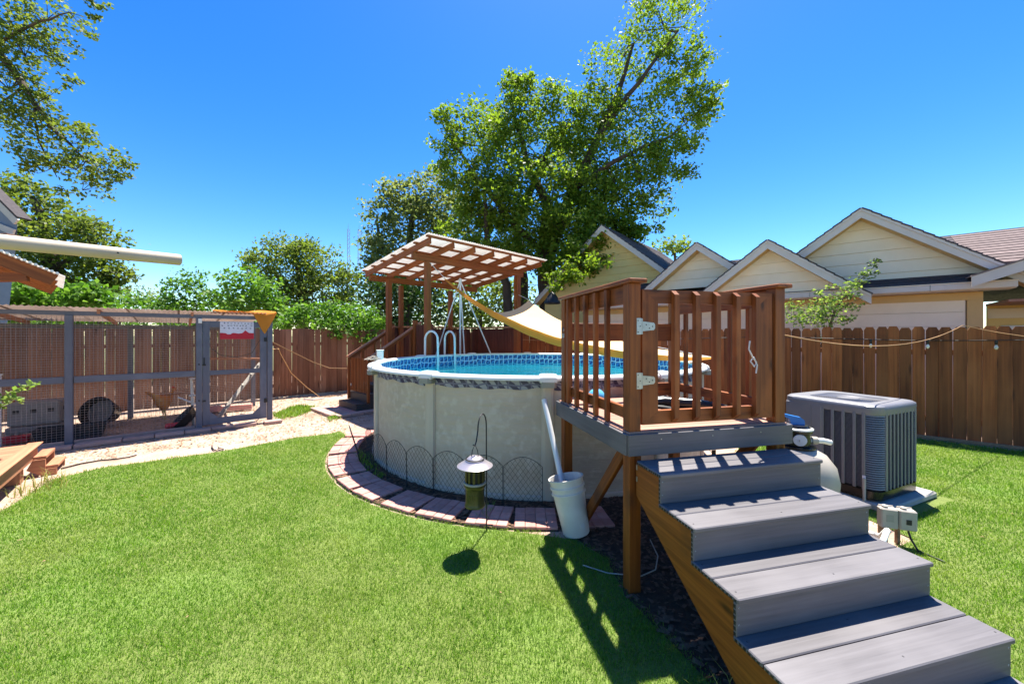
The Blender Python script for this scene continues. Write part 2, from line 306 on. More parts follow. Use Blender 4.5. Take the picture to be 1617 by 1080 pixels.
# ------------------------------------------------------------------ frames of the yard
PC = Vector((.389, 6.84, 0)); PR = 2.70                      # pool centre and wall radius
def pol(r, deg, z=0): return Vector((PC.x+r*math.cos(R(deg)), PC.y+r*math.sin(R(deg)), z))
DW = Vector((.973, .230, 0)).normalized(); DD = Vector((-.230, .973, 0)).normalized(); D0 = Vector((.7925, 2.597, 0)); UP = Vector((0, 0, 1))
def dk(a, b, z): return D0+DW*a+DD*b+UP*z                      # entry deck frame
VP = Vector((.69, .724, 0)).normalized(); VQ = Vector((-.724, .69, 0)).normalized(); VB = Vector((-2, 9, 0))
def pv(p, q, z): return VB+VP*p+VQ*q+UP*z                      # pavilion frame
CU = Vector((.751, .660, 0)).normalized(); CN = Vector((-.66, .751, 0)).normalized()
def cp(s, d, z): return CU*s+CN*(9.39+d)+UP*z                  # coop frame (d = depth behind the front)
HG = Vector((.755, -.656, 0)).normalized(); HN = Vector((.656, .755, 0)).normalized()
def hp(s, d, z): return HG*s+HN*d+UP*z                         # right fence / house frame

# ------------------------------------------------------------------ ground
g = MB(); g.add([(-1500, -1500, -.03), (1500, -1500, -.03), (1500, 1500, -.03), (-1500, 1500, -.03)], [(0, 1, 2, 3)]); struct(g.build('ground', 'farground'))
# yard soil, gently uneven
nx, ny = 150, 120; xs = np.linspace(-13, 11, nx); ys = np.linspace(-1.5, 17, ny); vs = []
for y in ys:
    for x in xs: vs.append((x, y, -.006+.010*mnoise.noise((x*.9, y*.9, 0))+.006*mnoise.noise((x*4, y*4, 3))))
g = MB(); g.add(vs, [(j*nx+i, j*nx+i+1, (j+1)*nx+i+1, (j+1)*nx+i) for j in range(ny-1) for i in range(nx-1)]); struct(g.build('soil', 'dirt', smooth=60))
edge = [gnd(*p) for p in ((20, 797), (60, 772), (85, 757), (125, 747), (170, 737), (235, 729), (330, 716), (400, 704), (470, 691), (520, 685), (537, 681))]
LAWN1 = [(-4.9, 3.2), (-5.0, 3.9)]+[(p.x, p.y) for p in edge]+[tuple(pol(3.36, a)[:2]) for a in range(178, 266, 4)]+[tuple(pol(3.36, a)[:2]) for a in (266, 270)]
LAWN1 = [(-4.6, 1.0), (-4.9, 3.2)]+[(p.x, p.y) for p in edge]+[tuple(pol(3.37, a)[:2]) for a in range(180, 268, 4)]+[(.55, 3.35), (.78, 3.05), (.80, 2.62), (.92, 2.30), (1.08, 1.85), (1.35, 1.2), (1.5, .3), (-3, .3)]
LAWN2 = [(2.35, .3), (2.42, 1.6), (2.5, 2.5), (3.0, 3.1), (3.55, 3.35), (3.45, 4.0), (3.2, 5.4), (4.2, 7.0), (4.9, 8.5), (9.3, 4.7), (9.5, .3)]
struct(poly_sheet('lawn', LAWN1, .004, 'lawnsoil')); struct(poly_sheet('lawn_side', LAWN2, .004, 'lawnsoil'))
mul = [tuple(pol(2.6, a)[:2]) for a in range(172, 300, 6)]+[(2.6, 4.4), (3.2, 5.2), (3.5, 4.3), (3.0, 3.2), (2.45, 2.5), (2.3, 1.2), (1.4, 1.1), (1.06, 1.85), (.9, 2.3), (.78, 2.62), (.76, 3.05), (.6, 3.3)]+[tuple(pol(3.33, a)[:2]) for a in range(272, 170, -6)]
struct(poly_sheet('mulch_bed', mul, .010, 'mulch'))
# wood chips on the mulch, leaf litter and pebbles on the soil
def scatter(name, mt, N, polys, size, z, excl=None, sd=3):
    r = np.random.default_rng(sd); P = np.array([p[:2] for pl in polys for p in pl]); lo, hi = P.min(0), P.max(0); q = r.uniform(lo, hi, (N, 2)); ok = np.zeros(N, bool)
    for pl in polys: ok |= inpoly(q[:, 0], q[:, 1], pl)
    if excl: ok &= ~excl(q)
    q = q[ok]; n = len(q); a = r.uniform(0, 6.28, n); s = r.uniform(size[0], size[1], n); e = r.uniform(.25, .6, n); t = r.normal(0, .25, (n, 2))
    co = np.zeros((n, 5, 3)); ca, sa = np.cos(a), np.sin(a)
    for k, (x, y, h) in enumerate(((-1, -1, 0), (1, -1, 0), (1, 1, 0), (-1, 1, 0), (0, 0, .55))):
        lx, ly = x*s, y*s*e; co[:, k, 0] = q[:, 0]+lx*ca-ly*sa; co[:, k, 1] = q[:, 1]+lx*sa+ly*ca; co[:, k, 2] = z+h*s*.8+np.abs(lx*t[:, 0]+ly*t[:, 1])
    return struct(link(name, arrmesh(name, co.reshape(-1, 3), 5, [(0, 1, 4), (1, 2, 4), (2, 3, 4), (3, 0, 4)], mt)), True)
scatter('bark_chips', 'chips', 24000, [mul], (.008, .034), .012, lambda q: (np.hypot(q[:, 0]-PC.x, q[:, 1]-PC.y) < 2.7))
dirtreg = [[(-10.5, 5.4), (-6.2, 5.2), (-5.5, 6.0), (-3.3, 6.8), (-2.9, 8.2), (-4.2, 10.6), (-7, 11)]]
nolawn = lambda q: inpoly(q[:, 0], q[:, 1], LAWN1) | (np.hypot(q[:, 0]-PC.x, q[:, 1]-PC.y) < 3.3)
scatter('leaf_litter', 'litter', 9000, dirtreg, (.008, .026), .004, nolawn, 5)
scatter('fallen_leaves', 'litter', 110, [LAWN1, LAWN2], (.007, .016), .022, lambda q: q[:, 1] < 1.4, 8)
scatter('pebbles', 'concrete', 2200, dirtreg, (.006, .022), .002, nolawn, 6)

# ------------------------------------------------------------------ grass blades
def grass(name, polys, dens, hgt, wid, mt, sd, excl=None, thin=True):
    r = np.random.default_rng(sd); P = np.array([p for pl in polys for p in pl]); lo, hi = P.min(0), P.max(0); N = int(dens*np.prod(hi-lo)); q = r.uniform(lo, hi, (N, 2))
    ok = np.zeros(N, bool)
    for pl in polys: ok |= inpoly(q[:, 0]+r.normal(0, .035, N), q[:, 1]+r.normal(0, .035, N), pl)
    ok &= (np.abs(q[:, 0]) < 1.75*q[:, 1]+.4) & (q[:, 1] > 1.15)
    d = np.hypot(q[:, 0], q[:, 1])
    if thin: ok &= r.uniform(0, 1, N) < np.clip((3.0/d)**1.25, 0, 1)
    if excl: ok &= ~excl(q)
    q = q[ok]; d = d[ok]; n = len(q); sc_ = np.clip(d/3.0, 1, 4)**.62
    pn = np.array([mnoise.noise((x*2.3, y*2.3, 5))+.6*mnoise.noise((x*7, y*7, 9)) for x, y in q])
    h = r.uniform(.6, 1.25, n)*hgt*(1+.42*pn)*(1+.10*(sc_-1)); w = r.uniform(.7, 1.3, n)*wid*sc_; a = r.uniform(0, 6.28, n); la = r.uniform(0, 6.28, n)+1.2*pn; ln = r.uniform(.15, .95, n)*h
    co = np.zeros((n, 5, 3)); ca, sa = np.cos(a)*w/2, np.sin(a)*w/2; lx, ly = np.cos(la)*ln, np.sin(la)*ln
    for k, (sg, t, wf) in enumerate(((-1, 0, 1), (1, 0, 1), (1, .55, .8), (-1, .55, .8), (0, 1, 0))):
        co[:, k, 0] = q[:, 0]+sg*ca*wf+lx*t*t; co[:, k, 1] = q[:, 1]+sg*sa*wf+ly*t*t; co[:, k, 2] = .002+h*(t-.25*t*t*(ln/h))
    return link(name, arrmesh(name, co.reshape(-1, 3), 5, [(0, 1, 2, 3), (3, 2, 4)], mt))
padx = lambda q: ((np.abs((q-np.array((4.06, 4.46))) @ np.array((.914, .407))) < .58) & (np.abs((q-np.array((4.06, 4.46))) @ np.array((-.407, .914))) < .6))
struct(grass('grass', [LAWN1, LAWN2], 17000, .029, .0031, 'blade', 1, padx), True)
tuft_poly = [tuple((gnd(u, v))[:2]) for u, v in ((432, 654), (470, 641), (500, 643), (480, 655), (440, 664))]
tuft2 = [tuple((gnd(u, v))[:2]) for u, v in ((515, 662), (533, 655), (540, 660), (525, 667))]
tuft3 = [tuple(gnd(u, v)[:2]) for u, v in ((755, 822), (768, 800), (780, 803), (770, 826))]; tuft4 = [tuple(pol(r_, a)[:2]) for r_, a in ((2.86, 200), (2.98, 200), (2.98, 226), (2.86, 226))]
struct(grass('weeds', [tuft_poly, tuft2, tuft3, tuft4], 1500, .075, .007, 'blade', 2, None, False), True)
tz = [[(1.0, 1.55), (1.25, 1.55), (1.25, 2.0), (1.0, 2.0)], [(-5.75, 4.3), (-5.4, 4.2), (-5.2, 4.55), (-5.75, 4.75)]]
struct(grass('tall_grass', tz, 420, .15, .006, 'dryblade', 4, None, False), True)

# ------------------------------------------------------------------ board fences
def board_mesh(name, w, h, mt, ear=.03, t=.017):
    b = MB(); poly = [(0, -w/2), (h-ear, -w/2), (h, -w/2+ear), (h, w/2-ear), (h-ear, w/2), (0, w/2)]
    b.prism(poly, UP, Vector((1, 0, 0)), Vector((0, -1, 0)), (0, t/2, 0), t); return b.mesh(name, mt)
BW = .158
fm = [board_mesh('board', BW-.0035-random.random()*.002, 1.0, 'fencewood') for _ in range(6)]
fo = [board_mesh('board', BW-.0032-random.random()*.002, 1.0, 'fencewood_old', .012) for _ in range(6)]
def fence(name, label, frame, s0, s1, d, zt, ms, ang, sgn, gaps=.0, zb=.03):
    f = thing(name, label, 'fence', frame((s0+s1)/2, d, 0)); s = s0; i = 0
    while s < s1:
        hh = zt-zb+random.uniform(-.018, .018); o = link('board', ms[i % 6], f, frame(s, d+random.uniform(-.007, .007), zb), (random.uniform(-.006, .006), random.uniform(-.006, .006), ang)); o.scale = (1, 1, hh); s += BW; i += 1
    for z in (.35, zt-.45): MB().bar(frame(s0, d+sgn*.04, z), frame(s1, d+sgn*.04, z), .038, .09).build('rail', 'fencewood', f)
    s = s0+.6
    while s < s1: MB().bar(frame(s, d+sgn*.11, 0), frame(s, d+sgn*.11, zt-.12), .089, .089).build('post', 'fencewood', f); s += 2.4
    return f
AH = math.atan2(HG.y, HG.x); AC_ = math.atan2(CU.y, CU.x)
rf = fence('board_fence', 'brown dog-eared board fence behind the air conditioner on the right', hp, -11.3, 6.6, 9.80, 1.96, fm, AH, 1)
MB().bar(hp(-2, 9.76, .03), hp(6.5, 9.74, .03), .03, .06).build('bottom_board', 'litter', rf)
lf = fence('board_fence', 'weathered board fence behind the chicken run, overgrown by vines', lambda s, d, z: CU*s+CN*d+UP*z, -6.4, 8.25, 12.75, 2.0, fo, AC_, 1)
# second row of boards peeking over the right fence: the neighbour's own fence
nf = fence('neighbour_fence', 'second row of dog-eared boards peeking over the right fence', hp, 3.7, 6.4, 10.25, 2.06, fm, AH, 1)

# ------------------------------------------------------------------ leaves and trees
def leafverts(c, size, r, flat=.35, droop=.0):
    n = len(c); a = r.normal(0, 1, (n, 3)); a[:, 2] = a[:, 2]*.7-droop; a /= np.linalg.norm(a, axis=1)[:, None]
    nn = r.normal(0, 1, (n, 3)); nn[:, 2] += flat*2; b = np.cross(nn, a); b /= np.linalg.norm(b, axis=1)[:, None]; nn = np.cross(a, b)
    s = (r.uniform(.6, 1.3, n)*size)[:, None]; co = np.zeros((n, 4, 3)); co[:, 0] = c; co[:, 1] = c+a*s*.5+b*s*.30+nn*s*.08; co[:, 2] = c+a*s; co[:, 3] = c+a*s*.5-b*s*.30+nn*s*.08
    return co.reshape(-1, 3)
def tree(name, label, base, limbs, blobs, leaf, mt, cat='tree', group=None, clump=.20, sd=0, bark='bark', twigs=True, droop=.15, flat=.35):
    """limbs: list of (points, r0, r1); blobs: (centre, (rx,ry,rz), n clumps, leaves per clump)"""
    r = np.random.default_rng(100+sd); t = thing(name, label, cat, base, group); tm = MB(); pts = []
    nodes = []
    for (lp, r0, r1) in limbs:
        lp = [Vector(p) for p in lp]; sm = []
        for i in range(len(lp)-1):
            for k in range(4): sm.append(lp[i].lerp(lp[i+1], k/4)+Vector(r.normal(0, .012*(lp[i+1]-lp[i]).length, 3))*(1 if k else 0))
        sm.append(lp[-1]); m_ = len(sm); tm.tube(sm, [r0+(r1-r0)*i/(m_-1) for i in range(m_)], 9); nodes += sm[1:]
    for (c, rad, nc, nl) in blobs:
        c = np.array(c); d = r.normal(0, 1, (nc, 3)); d /= np.linalg.norm(d, axis=1)[:, None]; cc = c+d*(r.uniform(.25, 1, (nc, 1))**.55)*np.array(rad)
        R_ = float(np.mean(rad)); stem = min(nodes, key=lambda q: (q-Vector(c)).length) if nodes else Vector(base)
        if twigs:
            hub = Vector(c)-Vector((0, 0, rad[2]*.3)); tm.tube([stem, stem.lerp(hub, .5)+Vector(r.normal(0, .08*R_, 3)), hub], [max(.012, R_*.030), R_*.022, R_*.014], 5)
            for q in cc[::3]:
                q = Vector(q); tm.tube([hub, hub.lerp(q, .6)+Vector(r.normal(0, .06*R_, 3)), q], [R_*.013, R_*.009, R_*.004], 4, False)
        sg = clump*R_
        k = r.poisson(nl, nc); cl = np.repeat(cc, k, axis=0); off = r.normal(0, 1, (len(cl), 3))*sg*np.array((1, 1, .62)); pts.append(cl+off)
    tm.build('trunk', bark, t, smooth=60); P = np.concatenate(pts)
    link('crown', arrmesh('crown', leafverts(P, leaf, r, flat, droop), 4, [(0, 1, 2, 3)], mt), t); return t
def B(u, v, Y, ru, rv, nc, nl, ry=None): k = Y/F; return (at(u, v, Y), (ru*k, (ry or (ru+rv)/2)*k, rv*k), nc, nl)

# big tree behind the pavilion
Yb = 17.5; tb = Vector((at(862, 520, Yb).x, Yb, 0))
def W_(u, v, y=0): return at(u, v, Yb+y)
limbs = [([tb, W_(866, 470), W_(858, 400), W_(868, 330)], .48, .30), ([W_(868, 400), W_(905, 300, .3), W_(945, 215, .2), W_(975, 150), W_(1000, 70)], .30, .06),
         ([W_(945, 215), W_(1010, 130, -1), W_(1070, 50, -1)], .14, .04), ([W_(905, 300), W_(980, 250, -1.4), W_(1060, 215, -1.6)], .14, .04), ([W_(868, 330), W_(830, 250, .6), W_(805, 150, .5)], .22, .05),
         ([W_(858, 400), W_(800, 340, -1), W_(745, 270, -1.2), W_(712, 220, -1)], .17, .04), ([Vector((tb.x-1.0, Yb+.4, 0)), W_(825, 440, .4), W_(815, 360, .8), W_(850, 270, 1.2), W_(880, 210, 1)], .34, .07),
         ([Vector((tb.x-1.6, Yb-.4, 0)), W_(800, 450, -.6), W_(770, 380, -1), W_(765, 300, -1.3)], .26, .06)]
bl = []
for (u, v, ru, rv, nc, y) in ((1050, 30, 66, 50, 30, 0), (1082, 100, 36, 50, 18, -.8), (985, 70, 48, 62, 22, .8), (950, 130, 32, 50, 14, .5), (1080, 180, 50, 40, 24, -1), (1010, 170, 50, 50, 22, -.4), (1108, 160, 24, 40, 12, -1), (1040, 100, 34, 34, 9, -.5),
    (1000, 235, 70, 50, 46, -1), (1060, 245, 48, 40, 26, -1.6), (945, 245, 55, 55, 36, .5), (1015, 300, 60, 40, 34, -1.2), (960, 320, 60, 50, 40, -.6), (935, 175, 40, 40, 20, .4),
    (812, 135, 30, 32, 16, .5), (800, 185, 48, 50, 36, .4), (765, 215, 45, 55, 32, -.3), (722, 195, 34, 34, 16, -1), (705, 250, 26, 42, 16, -1), (735, 285, 42, 35, 24, -1.2), (845, 165, 40, 38, 24, .8), (885, 185, 48, 45, 34, 1), (850, 235, 55, 50, 42, .6),
    (905, 240, 50, 45, 36, .9), (800, 265, 60, 50, 46, -.6), (870, 300, 62, 50, 50, -.4), (925, 300, 50, 45, 36, -.5), (775, 325, 60, 45, 46, -1), (830, 355, 55, 45, 44, -.8), (900, 365, 60, 45, 46, -1), (960, 375, 50, 38, 34, -1), (1005, 350, 38, 30, 20, -1.2), (740, 355, 45, 40, 30, -.6),
    (800, 405, 50, 30, 34, -1), (895, 420, 55, 32, 36, -1.4), (925, 405, 45, 32, 28, -2.0)): bl.append(B(u, v, Yb+y, ru, rv, int(nc*(1.15 if v > 300 else .85)), 70))
bl += [B(930, 412, 13.6, 40, 9, 14, 14), B(905, 432, 13.4, 34, 14, 18, 16), B(880, 445, 13.4, 26, 18, 14, 16)]
tree('shade_tree', 'tall sunlit leafy tree with leaning top, rising behind the pavilion', tb, limbs, bl, .165, 'leaf_big', sd=1, clump=.175)
# paler tree left of it, behind the pavilion
Y = 24; b0 = Vector((at(640, 520, Y).x, Y, 0))
tree('tree', 'grey-green tree right of the radio masts, behind the pavilion roof', b0, [([b0, at(640, 440, Y), at(650, 350, Y), at(660, 310, Y)], .35, .10), ([at(640, 440, Y), at(600, 380, Y), at(595, 340, Y)], .2, .05)],
     [B(u, v, Y, a, b, c, 40) for (u, v, a, b, c) in ((640, 310, 40, 28, 26), (690, 300, 40, 34, 28), (605, 335, 30, 26, 18), (660, 350, 50, 35, 36), (600, 375, 26, 26, 16), (700, 350, 45, 40, 34), (630, 400, 50, 40, 36), (690, 410, 50, 40, 36), (590, 430, 30, 40, 22), (620, 470, 50, 40, 34))], .26, 'leaf_pale', sd=2, clump=.26)
# round tree left of centre
Y = 20; b0 = Vector((at(480, 520, Y).x, Y, 0))
tree('tree', 'feathery rounded tree left of the radio masts, behind the vine-grown fence', b0, [([b0, at(480, 470, Y), at(470, 420, Y), at(460, 385, Y)], .3, .06), ([at(480, 470, Y), at(520, 430, Y)], .15, .04), ([at(480, 470, Y), at(430, 430, Y)], .15, .04)],
     [B(u, v, Y, a, b, c, 48) for (u, v, a, b, c) in ((450, 392, 26, 26, 18), (480, 400, 30, 26, 22), (420, 425, 34, 30, 26), (465, 430, 40, 34, 34), (510, 425, 36, 32, 30), (540, 450, 26, 32, 22), (440, 465, 42, 34, 34), (495, 470, 48, 36, 40), (395, 415, 16, 18, 9), (535, 490, 30, 30, 22))], .17, 'leaf_far', sd=3, clump=.27, droop=-.4)
# dark evergreen mass under and behind the pavilion
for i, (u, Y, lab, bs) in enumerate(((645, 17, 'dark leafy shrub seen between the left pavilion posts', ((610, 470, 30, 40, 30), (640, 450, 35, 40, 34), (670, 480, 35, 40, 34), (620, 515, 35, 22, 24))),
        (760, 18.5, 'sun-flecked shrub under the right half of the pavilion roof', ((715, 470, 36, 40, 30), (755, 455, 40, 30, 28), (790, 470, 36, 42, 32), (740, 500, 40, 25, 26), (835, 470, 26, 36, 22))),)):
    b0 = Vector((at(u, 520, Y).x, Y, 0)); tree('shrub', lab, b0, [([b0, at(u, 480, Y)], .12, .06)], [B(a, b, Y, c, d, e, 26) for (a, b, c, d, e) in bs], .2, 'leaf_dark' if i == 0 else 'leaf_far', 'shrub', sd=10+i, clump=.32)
# tree on the left, far, and the branch of a near tree hanging into the top left corner
Y = 17; b0 = Vector((at(75, 520, Y).x, Y, 0))
tree('tree', 'olive-green tree behind the beige pole at the left edge', b0, [([b0, at(80, 430, Y), at(70, 350, Y), at(50, 310, Y)], .4, .1), ([at(80, 430, Y), at(140, 390, Y)], .2, .05)],
     [B(u, v, Y, a, b, c, 40) for (u, v, a, b, c) in ((20, 300, 40, 26, 26), (50, 335, 50, 36, 34), (100, 370, 55, 36, 38), (150, 375, 38, 34, 28), (40, 385, 50, 34, 34), (95, 420, 60, 34, 40), (160, 425, 34, 28, 22), (170, 455, 20, 14, 8), (125, 460, 36, 26, 22), (40, 440, 50, 36, 32), (185, 435, 22, 12, 8))], .19, 'leaf_oak', sd=4, clump=.25)
Y = 8.5; b0 = Vector((at(-330, 520, Y).x, Y-1.0, 0))
nl = [([b0, at(-330, 300, Y), at(-260, 60, Y), at(-200, -120, Y)], .3, .16), ([at(-260, 60, Y), at(-120, 40, Y), at(-10, 75, Y), at(20, 110, Y), at(55, 165, Y), at(95, 215, Y), at(150, 265, Y)], .13, .012), ([at(-10, 75, Y), at(50, 40, Y-.3), at(110, 20, Y-.3)], .04, .01),
      ([at(55, 165, Y), at(60, 220, Y), at(90, 280, Y)], .03, .008), ([at(-260, 60, Y), at(-150, -40, Y), at(-20, -50, Y), at(120, -25, Y)], .1, .02)]
tree('tree', 'near tree whose leafy branches hang into the top left corner', b0, nl, [B(u, v, Y, a, b, c, int(d*1.25)) for (u, v, a, b, c, d) in ((15, 25, 45, 40, 26, 24), (75, 20, 45, 34, 20, 20), (40, 80, 45, 30, 26, 22), (90, 75, 28, 26, 12, 20), (15, 130, 40, 40, 26, 24), (60, 140, 22, 14, 8, 18), (105, 128, 20, 8, 6, 12), (45, 190, 45, 34, 28, 24), (90, 190, 34, 26, 18, 22), (130, 215, 30, 18, 12, 20), (75, 235, 45, 26, 24, 22), (120, 260, 40, 26, 22, 22), (165, 255, 30, 22, 14, 20), (185, 275, 18, 16, 8, 16), (130, 295, 34, 20, 14, 18), (60, 270, 24, 14, 8, 14), (150, 2, 20, 9, 7, 18), (150, 30, 9, 6, 3, 14), (138, 48, 14, 8, 4, 14), (-40, 60, 50, 60, 26, 20), (-40, 190, 50, 50, 24, 20))], .088, 'leaf_oak', sd=5, clump=.2)
# hedge plants and vines along the left fence
hed = ((30, 472, 12.0, ((20, 468, 46, 26, 30), (75, 465, 46, 26, 30), (125, 470, 36, 22, 24), (40, 490, 60, 20, 26)), .20, 'leaf_vine', 'broad-leaved yellow-green hedge plant above the left end of the chicken run'),
       (190, 480, 15.0, ((175, 478, 34, 18, 18), (215, 472, 24, 14, 12), (240, 485, 40, 14, 18)), .15, 'leaf_vine', 'low leafy hedge plant right of the beige pole tree, above the run roof'),
       (310, 470, 15.5, ((285, 462, 26, 20, 16), (305, 445, 22, 20, 12), (340, 462, 22, 20, 14), (300, 485, 50, 16, 26), (350, 485, 30, 16, 16)), .16, 'leaf_vine', 'bright leafy sapling rising above the middle of the run roof'),
       (395, 470, 14.2, ((385, 450, 30, 26, 24), (420, 465, 28, 26, 22), (395, 485, 44, 22, 32), (435, 490, 20, 20, 14)), .17, 'leaf_vine', 'sunlit vine mass directly behind the red and white sign'),
       (215, 462, 26, ((205, 465, 16, 14, 8), (250, 468, 16, 10, 7), (230, 476, 40, 10, 12)), .2, 'leaf_pale', 'small hazy tree far beyond the chicken run'))
hed += ((80, 505, 14.0, ((0, 508, 60, 16, 22), (90, 508, 60, 16, 22), (160, 506, 50, 18, 20)), .2, 'leaf_vine', 'low hedge plant filling the gap above the fence left of the second run post'), (260, 508, 16.5, ((220, 506, 50, 16, 20), (290, 506, 50, 18, 20), (350, 506, 40, 20, 18), (410, 508, 40, 20, 18)), .2, 'leaf_vine', 'low hedge plant just above the fence between the run post and door'),
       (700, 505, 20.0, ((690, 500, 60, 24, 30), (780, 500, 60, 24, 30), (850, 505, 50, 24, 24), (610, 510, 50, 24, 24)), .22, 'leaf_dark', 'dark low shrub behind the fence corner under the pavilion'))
for i, (u, v, Y, bs, ls, mt_, lab) in enumerate(hed):
    b0 = Vector((at(u, v, Y).x, Y, 0)); tree('hedge_plant', lab, b0, [([b0, at(u, v+12, Y)], .06, .03)], [B(a, b, Y, c, d, e, 24) for (a, b, c, d, e) in bs], ls, mt_, 'shrub', sd=20+i, clump=.32)
Y = 12.2; b0 = CU*2.6+CN*13.1
tree('vine', 'green vine spilling over the fence between the chicken run and pavilion', b0, [([b0, at(500, 510, 12.6)], .05, .03)],
     [B(u, v, Yv, a, b, c, 26) for (u, v, Yv, a, b, c) in ((455, 505, 12.0, 22, 16, 16), (490, 495, 12.3, 28, 18, 24), (530, 495, 12.6, 28, 20, 24), (565, 500, 12.9, 28, 22, 24), (590, 510, 13.1, 24, 18, 18), (510, 512, 12.2, 30, 10, 18), (550, 522, 12.5, 26, 10, 14), (585, 532, 12.7, 14, 12, 8), (527, 528, 12.0, 9, 9, 5))], .13, 'leaf_vine', 'vine', sd=30, clump=.34)
# shrubby sapling leaning over the right fence
Y = 8.35; b0 = hp(-.6, 10.15, 0)
sp_ = [([b0, at(1310, 520, Y), at(1318, 490, Y), at(1345, 455, Y), at(1385, 418, Y)], .035, .006), ([at(1316, 500, Y), at(1280, 490, Y), at(1245, 485, Y)], .018, .005), ([at(1318, 490, Y), at(1340, 480, Y), at(1362, 470, Y)], .015, .004), ([at(1316, 500, Y), at(1300, 470, Y), at(1292, 460, Y)], .012, .004)]
tree('sapling', 'pale green leafy sapling leaning over the right fence before the house', b0, sp_, [B(u, v, Y, a, b, c, 11) for (u, v, a, b, c) in ((1255, 497, 16, 16, 14), (1280, 502, 20, 14, 18), (1305, 500, 22, 16, 20), (1300, 482, 18, 12, 14), (1325, 480, 18, 14, 14), (1335, 462, 14, 12, 11), (1352, 448, 13, 9, 9), (1370, 432, 9, 8, 6), (1383, 415, 5, 6, 4), (1345, 483, 16, 6, 6), (1330, 505, 14, 8, 7), (1311, 452, 4, 3, 2), (1292, 460, 5, 5, 3), (1292, 534, 5, 5, 4), (1245, 484, 10, 7, 6))], .075, 'leaf_sap', 'sapling', sd=40, bark='twig', clump=.42)
b0 = Vector((at(1065, 400, 34).x, 34, 0))
tree('tree', 'distant tree top peeking over the yellow house roof', b0, [([b0, at(1065, 395, 34)], .3, .1)], [B(1055, 390, 34, 22, 12, 14, 20), B(1080, 388, 34, 18, 12, 12, 20)], .35, 'leaf_far', sd=50, clump=.34)

# radio masts far away
for i, (u, vt, lab) in enumerate(((550, 362, 'slim radio mast on the skyline, left of the pair'), (567, 364, 'slim radio mast on the skyline, right of the pair'))):
    Y = 210; p = at(u, 530, Y); ht = CH+(V0-vt)/F*Y; tw = thing('radio_mast', lab, 'mast', (p.x, Y, 0), 'radio masts on the skyline'); w = .75+.25*i; mb = MB(); br = MB()
    cs = [Vector((p.x+w*math.cos(a), Y+w*math.sin(a), 0)) for a in (0.3, 2.4, 4.5)]
    for c in cs: mb.cyl(c, c+UP*ht, .13, .10, 5)
    nz = 26
    for k in range(nz):
        for j in range(3): br.cyl(cs[j]+UP*ht*k/nz, cs[(j+1) % 3]+UP*ht*(k+1)/nz, .07, None, 4)
    mb.build('leg', 'tower', tw); struct(br.build('bracing', 'tower', tw), True)
    MB().cyl((p.x, Y, ht-.2), (p.x, Y, ht+3.0), .12, .05, 6).build('antenna', 'tower', tw)

# ------------------------------------------------------------------ houses on the right
def gable(parent, s0, d, zp, slope, half, zb, wallmt, ov=.42, depth=5.0, rake=.19, roofmt='shingle', expo=.27, zcl=None):
    """gable wall with lap boards, rake boards, soffits and two roof slopes with shingle courses"""
    z = zb; i = 0
    while z < zp-.12:
        z1 = min(z+expo, zp-.05); w0 = (zp-z)/slope; w1 = (zp-z1)/slope; w0 = min(w0, half); w1 = min(w1, half)
        X, Yv = HG, UP; mb = MB(); zz = z
        t = .018; vs = []
        for (zq, w, dd) in ((z, w0, -.022), (z1-.004, w1, -.004)):
            vs += [hp(s0-w, d+dd, zq), hp(s0+w, d+dd, zq), hp(s0-w, d+.03, zq), hp(s0+w, d+.03, zq)]
        mb.add(vs, [(0, 1, 5, 4), (2, 0, 4, 6), (1, 3, 7, 5), (3, 2, 6, 7), (0, 2, 3, 1), (4, 5, 7, 6)]); mb.build('siding_board', wallmt, parent); z += expo
    for sg in (-1, 1):
        he = half+.25; top = hp(s0, d-ov, zp); bot = hp(s0+sg*he, d-ov, zp-slope*he); nrm = (HG*sg*slope+UP).normalized(); run = (bot-top).normalized()
        poly = [(0, 0), ((bot-top).length, 0), ((bot-top).length, -rake), (rake*slope*.9, -rake)] if False else None
        mb = MB(); a = top; b = bot; dn = UP*-rake
        vs = [a, b, b+dn*1.05, a+dn*1.05]; vs = vs+[v+HN*.035 for v in vs]; mb.add(vs, [(0, 1, 2, 3), (7, 6, 5, 4), (0, 4, 5, 1), (3, 2, 6, 7), (1, 5, 6, 2), (0, 3, 7, 4)]); mb.build('rake_board', 'trim', parent)
        mb = MB(); vs = [top+UP*.03, bot+UP*.03, bot-UP*.045, top-UP*.045]; vs = [v-HN*.022 for v in vs]+[v-HN*.002 for v in vs]; mb.add(vs, [(0, 1, 2, 3), (7, 6, 5, 4), (0, 4, 5, 1), (3, 2, 6, 7), (1, 5, 6, 2), (0, 3, 7, 4)]); mb.build('drip_trim', 'trim', parent)
        # soffit board under the overhang, against the wall
        mb = MB(); vs = [top+HN*.036-UP*.19, bot+HN*.036-UP*.19, bot+HN*(ov-.03)-UP*.19, top+HN*(ov-.03)-UP*.19]; vs = vs+[v+UP*.02 for v in vs]; mb.add(vs, [(0, 1, 2, 3), (7, 6, 5, 4), (0, 4, 5, 1), (3, 2, 6, 7), (1, 5, 6, 2), (0, 3, 7, 4)]); mb.build('soffit', 'frieze', parent)
        roof = None; ln = (bot-top).length; n = int(ln/.2)
        for k in range(n):
            p0 = top+run*ln*k/n+nrm*.035; p1 = top+run*ln*(k+1)/n+nrm*.035; mb = MB()
            vs = [p0-HN*.03+nrm*.0, p1-HN*.03+nrm*.014, p1+HN*depth+nrm*.014, p0+HN*depth]; vs += [v-nrm*.03 for v in vs]; mb.add(vs, [(0, 3, 2, 1), (4, 5, 6, 7), (0, 1, 5, 4), (1, 2, 6, 5), (2, 3, 7, 6), (3, 0, 4, 7)]); mb.build('shingle_course', roofmt, parent)
